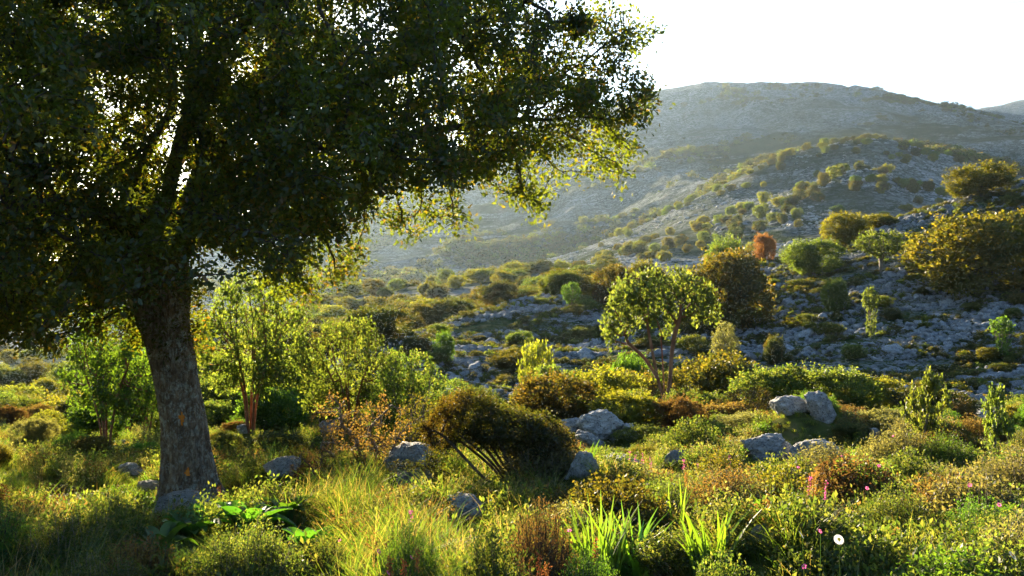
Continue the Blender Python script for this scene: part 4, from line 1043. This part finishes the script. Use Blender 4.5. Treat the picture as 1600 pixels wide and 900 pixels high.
G3 = [grass_tuft(620+k, 30, .30, .005, .6, .08, F['dry']) for k in range(3)]
HB = [herb_tuft(630+k, 26, 20, .28, .15, .026, .012, F['olive']) for k in range(3)]+[herb_tuft(640, 26, 16, .18, .14, .022, .012, F['green'])]
HC = [herb_tuft(650+k, 30, 22, .27, .17, .020, .010, F[m]) for k, m in enumerate(('grey', 'rust', 'grey', 'olive'))]
put('grass', 17500, 2.8, 27, lambda x, y, px: .95-.35*sstep(-.1, .3, fbm2(x/1.3, y/1.3, 3, 5)), .5, 1.15, G1, 'fine green grass of the meadow', 'grass', 1, 1.0)
put('herbs', 10000, 2.8, 26, lambda x, y, px: -.35*sstep(380, 500, px)*sstep(800, 700, px)+.35+.9*fbm2(x/1.1, y/1.1, 3, 6)+.25*sstep(600, 900, px), .55, 1.25, HB, 'leafy green herbs mixed through the meadow', 'herbs', 2)
put('grey_herbs', 9800, 5.5, 27, lambda x, y, px: (.3+.9*fbm2(x/1.5, y/1.5, 3, 7))*sstep(780, 1000, px)+.15, .6, 1.3, HC, 'grey and rusty thyme-like herbs on the right of the meadow', 'herbs', 3)
put('dry_grass', 5200, 4.5, 24, lambda x, y, px: (.5+fbm2(x/1.2, y/1.2, 3, 8))*(.4+.6*sstep(500, 800, px)), .5, 1.1, G3, 'thin dry straw grass between the herbs', 'grass', 4)
put('tall_grass', 4200, 4.6, 11, lambda x, y, px: sstep(480, 540, px)*sstep(760, 660, px)*1.3+.22+.3*sstep(1150, 1400, px)*sstep(7, 5, y), .6, 1.15, G2, 'tall seeding grass in front of the dark rocks and along the foreground', 'grass', 5)

# ------------------------------------------------------------------ flowers
def flower_mesh(seed, h, heads, petals, pl, pw, pm, spike=False, disc=None, bend=.1):
    rng = np.random.default_rng(seed); st = MB(); p = smooth_path([(0, 0, 0), (bend*h*.5, 0, h*.55), (bend*h, .01, h)], 7); tube(st, p, np.linspace(.0022, .0014, 7), 4)
    out = [('stem', st.mesh('stem', F['grass']))]
    fl = MB(); t = p[-1]
    if spike:
        n = heads; zz = rng.random(n)**.8*h*.26; B = p[-1]-np.stack([0*zz+bend*zz*.3, 0*zz, zz], 1)+rng.normal(size=(n, 3))*.006
        add_leaves(fl, np.repeat(B, 2, 0), rng.normal(size=(n*2, 3))+[0, 0, .3], pl*.8, pw*.7, rng)
    else:
        a = np.arange(petals)*6.283/petals; fa = unit(np.array([.15, -.85, .55])); e1 = unit(np.cross(fa, [0, 0, 1.])); e2 = np.cross(fa, e1)
        for k in a:
            d = e1*math.cos(k)+e2*math.sin(k); s = np.cross(fa, d)
            V = [t+d*.004-s*pw*.25, t+d*.004+s*pw*.25, t+d*pl*.6+s*pw*.5-fa*.001, t+d*pl*.6-s*pw*.5-fa*.001, t+d*pl+s*pw*.28-fa*.002, t+d*pl-s*pw*.28-fa*.002]
            fl.add(V, [[0, 1, 2, 3], [3, 2, 4, 5]])
    out.append(('petals', fl.mesh('petals', F[pm])))
    if disc:
        import bmesh
        bm = bmesh.new(); bmesh.ops.create_icosphere(bm, subdivisions=2, radius=disc)
        fa = unit(np.array([.15, -.85, .55]))
        for v in bm.verts:
            q = np.array(v.co[:]); q = q-fa*np.dot(q, fa)*.55; v.co = q+t+fa*.001
        me = bpy.data.meshes.new('disc'); bm.to_mesh(me); bm.free(); me.materials.append(F['disc']); out.append(('disc', me))
    return out
def flower(nm, ms, px, Y, top, label, h0, group=None, rz=0):
    x, y, z = at(px, Y); h = EYE+(480-top)/1600*Y-z; k = max(h/h0, .3)
    r = bpy.data.objects.new(nm, None); COL.objects.link(r); r.location = (x, y, z+h-h0*1.0 if h > 0 else z); r.rotation_euler = (0, 0, rz); r.empty_display_size = .1
    for pn, me in ms: ob(pn, me, r)
    tag(r, label, 'flower', group)
DA = flower_mesh(1, .55, 1, 19, .020, .006, 'white', disc=.0065, bend=0)
DB = flower_mesh(2, .5, 1, 13, .018, .009, 'white', disc=.007, bend=0.05)
flower('daisy', DA, 1310, 3.9, 842, 'large white daisy facing the viewer at the bottom right', .55)
flower('daisy', DB, 1254, 4.2, 836, 'small half-open white daisy left of the large one', .5, rz=1.2)
flower('daisy', DB, 1588, 3.8, 868, 'white daisy seen from the side at the right edge', .5, rz=1.5)
PK = [flower_mesh(10+k, .38, 1, 5, .0105, .009, 'pink', bend=.08*(k-1)) for k in range(3)]
PS = [flower_mesh(20+k, .42, 22, 0, .014, .010, 'pink', spike=True, bend=.1*(k-1)) for k in range(2)]
RS = [flower_mesh(30+k, .42, 60, 0, .012, .010, 'red', spike=True, bend=.1*(k-1)) for k in range(2)]
for i, (px, Y, top) in enumerate(((1261, 3.8, 886), (1512, 5.0, 757), (1548, 5.0, 787), (1380, 6.5, 727), (1355, 5.2, 762), (1275, 4.6, 830), (605, 4.2, 858), (612, 3.9, 893), (640, 6.4, 800), (582, 6.4, 806), (648, 4.2, 868), (1320, 8.5, 712), (1240, 7.5, 728), (890, 4.6, 826), (1398, 9.5, 680), (512, 5.5, 858), (530, 5.6, 842), (135, 6.2, 842), (185, 6.2, 836), (1078, 8.0, 775))):
    flower('pink_flower', PK[i % 3], px, Y, top, 'single pink five-petalled flower on a thin stem scattered in the foreground herbs', .38, 'single pink flowers', rz=i*.3-1)
for i, (px, Y, top) in enumerate(((1278, 5.6, 742), (1291, 5.6, 748), (990, 10, 708), (1003, 10, 706), (978, 10.5, 704), (1015, 10, 712), (1097, 9.6, 722), (1112, 9.6, 716), (1126, 9.4, 712), (965, 8.2, 756), (975, 8.2, 762), (1245, 8, 728), (650, 6.2, 796), (1340, 8.5, 716), (1140, 9, 708), (930, 8.6, 740), (1060, 9.8, 716), (1044, 9.6, 738))):
    flower('pink_flower_spike', PS[i % 2], px, Y, top, 'pink flower spike standing above the grey herbs of the meadow', .42, 'pink flower spikes', rz=i)
for i, (px, Y, top) in enumerate(((626, 3.9, 862), (636, 4.0, 872), (652, 4.2, 845), (930, 4.6, 838), (1257, 5.6, 740), (1268, 5.4, 750), (1212, 5.6, 768), (845, 4.4, 862), (855, 4.5, 870), (830, 4.3, 868), (800, 4.4, 868), (342, 9.0, 758), (1080, 6.4, 735))):
    flower('red_flower_spike', RS[i % 2], px, Y, top, 'orange-red dock-like flower spike among the foreground herbs', .42, 'orange-red flower spikes', rz=i)

# ------------------------------------------------------------------ fence wire with its thin posts
wm = solid_mat('galvanised_wire', (.45, .45, .42), .5)
A = np.array([(537-800)/1600*19., 19., EYE+(480-549)/1600*19.]); B = np.array([(862-800)/1600*21., 21., EYE+(480-617)/1600*21.]); C = np.array([(1010-800)/1600*23., 23., EYE+(480-646)/1600*23.])
for p, q, lab in ((A, B, 'thin sagging fence wire running down from the leafy yellow-green tree to the fence post'), (B, C, 'thin fence wire from the fence post towards the forked tree')):
    m = MB(); t = np.linspace(0, 1, 16)[:, None]; w = p*(1-t)+q*t; w[:, 2] -= (t*(1-t))[:, 0]*.25; tube(m, w-p, .0028, 5)
    tag(ob('fence_wire', m.mesh('fence_wire', wm, True), None, tuple(p)), lab, 'wire')
def post(p, label):
    z = h1(p[0], p[1]); m = MB(); h = p[2]-z+.06
    tube(m, smooth_path([(0, 0, -.1), (.02, 0, h*.5), (0.0, 0, h)], 8), np.linspace(.04, .03, 8), 8)
    tag(ob('fence_post', m.mesh('fence_post', M_dead, True), None, (p[0], p[1], z)), label, 'post')
post(B, 'thin weathered fence post carrying the wire beside the bright lime sapling')
post(A, 'weathered fence post hidden in the leafy yellow-green tree')
post(C, 'thin fence post just left of the forked tree')

# ------------------------------------------------------------------ the air
import bmesh
bm = bmesh.new(); bmesh.ops.create_cube(bm, size=1); me = bpy.data.meshes.new('haze'); bm.to_mesh(me); bm.free()
zlo = float(V_min) if False else float(VV[:, 2].min())-1; zhi = float(VV[:, 2].max())+15
hz = ob('haze', me, None, (0, 0, (zlo+zhi)/2), (0, 0, 0), (7100, 7100, zhi-zlo))
m, nt = new_mat('haze'); pv = N(nt, 'ShaderNodeVolumePrincipled'); pv.inputs['Color'].default_value = (.60, .80, 1.0, 1)
pv.inputs['Density'].default_value = .000045; pv.inputs['Anisotropy'].default_value = .55
out = N(nt, 'ShaderNodeOutputMaterial'); nt.links.new(pv.outputs[0], out.inputs['Volume']); me.materials.append(m)
tag(hz, 'thin evening haze lying over the valley and the mountain', 'haze', kind='stuff')
print('objects', len(bpy.data.objects), 'tris', sum(len(m.polygons) for m in bpy.data.meshes))
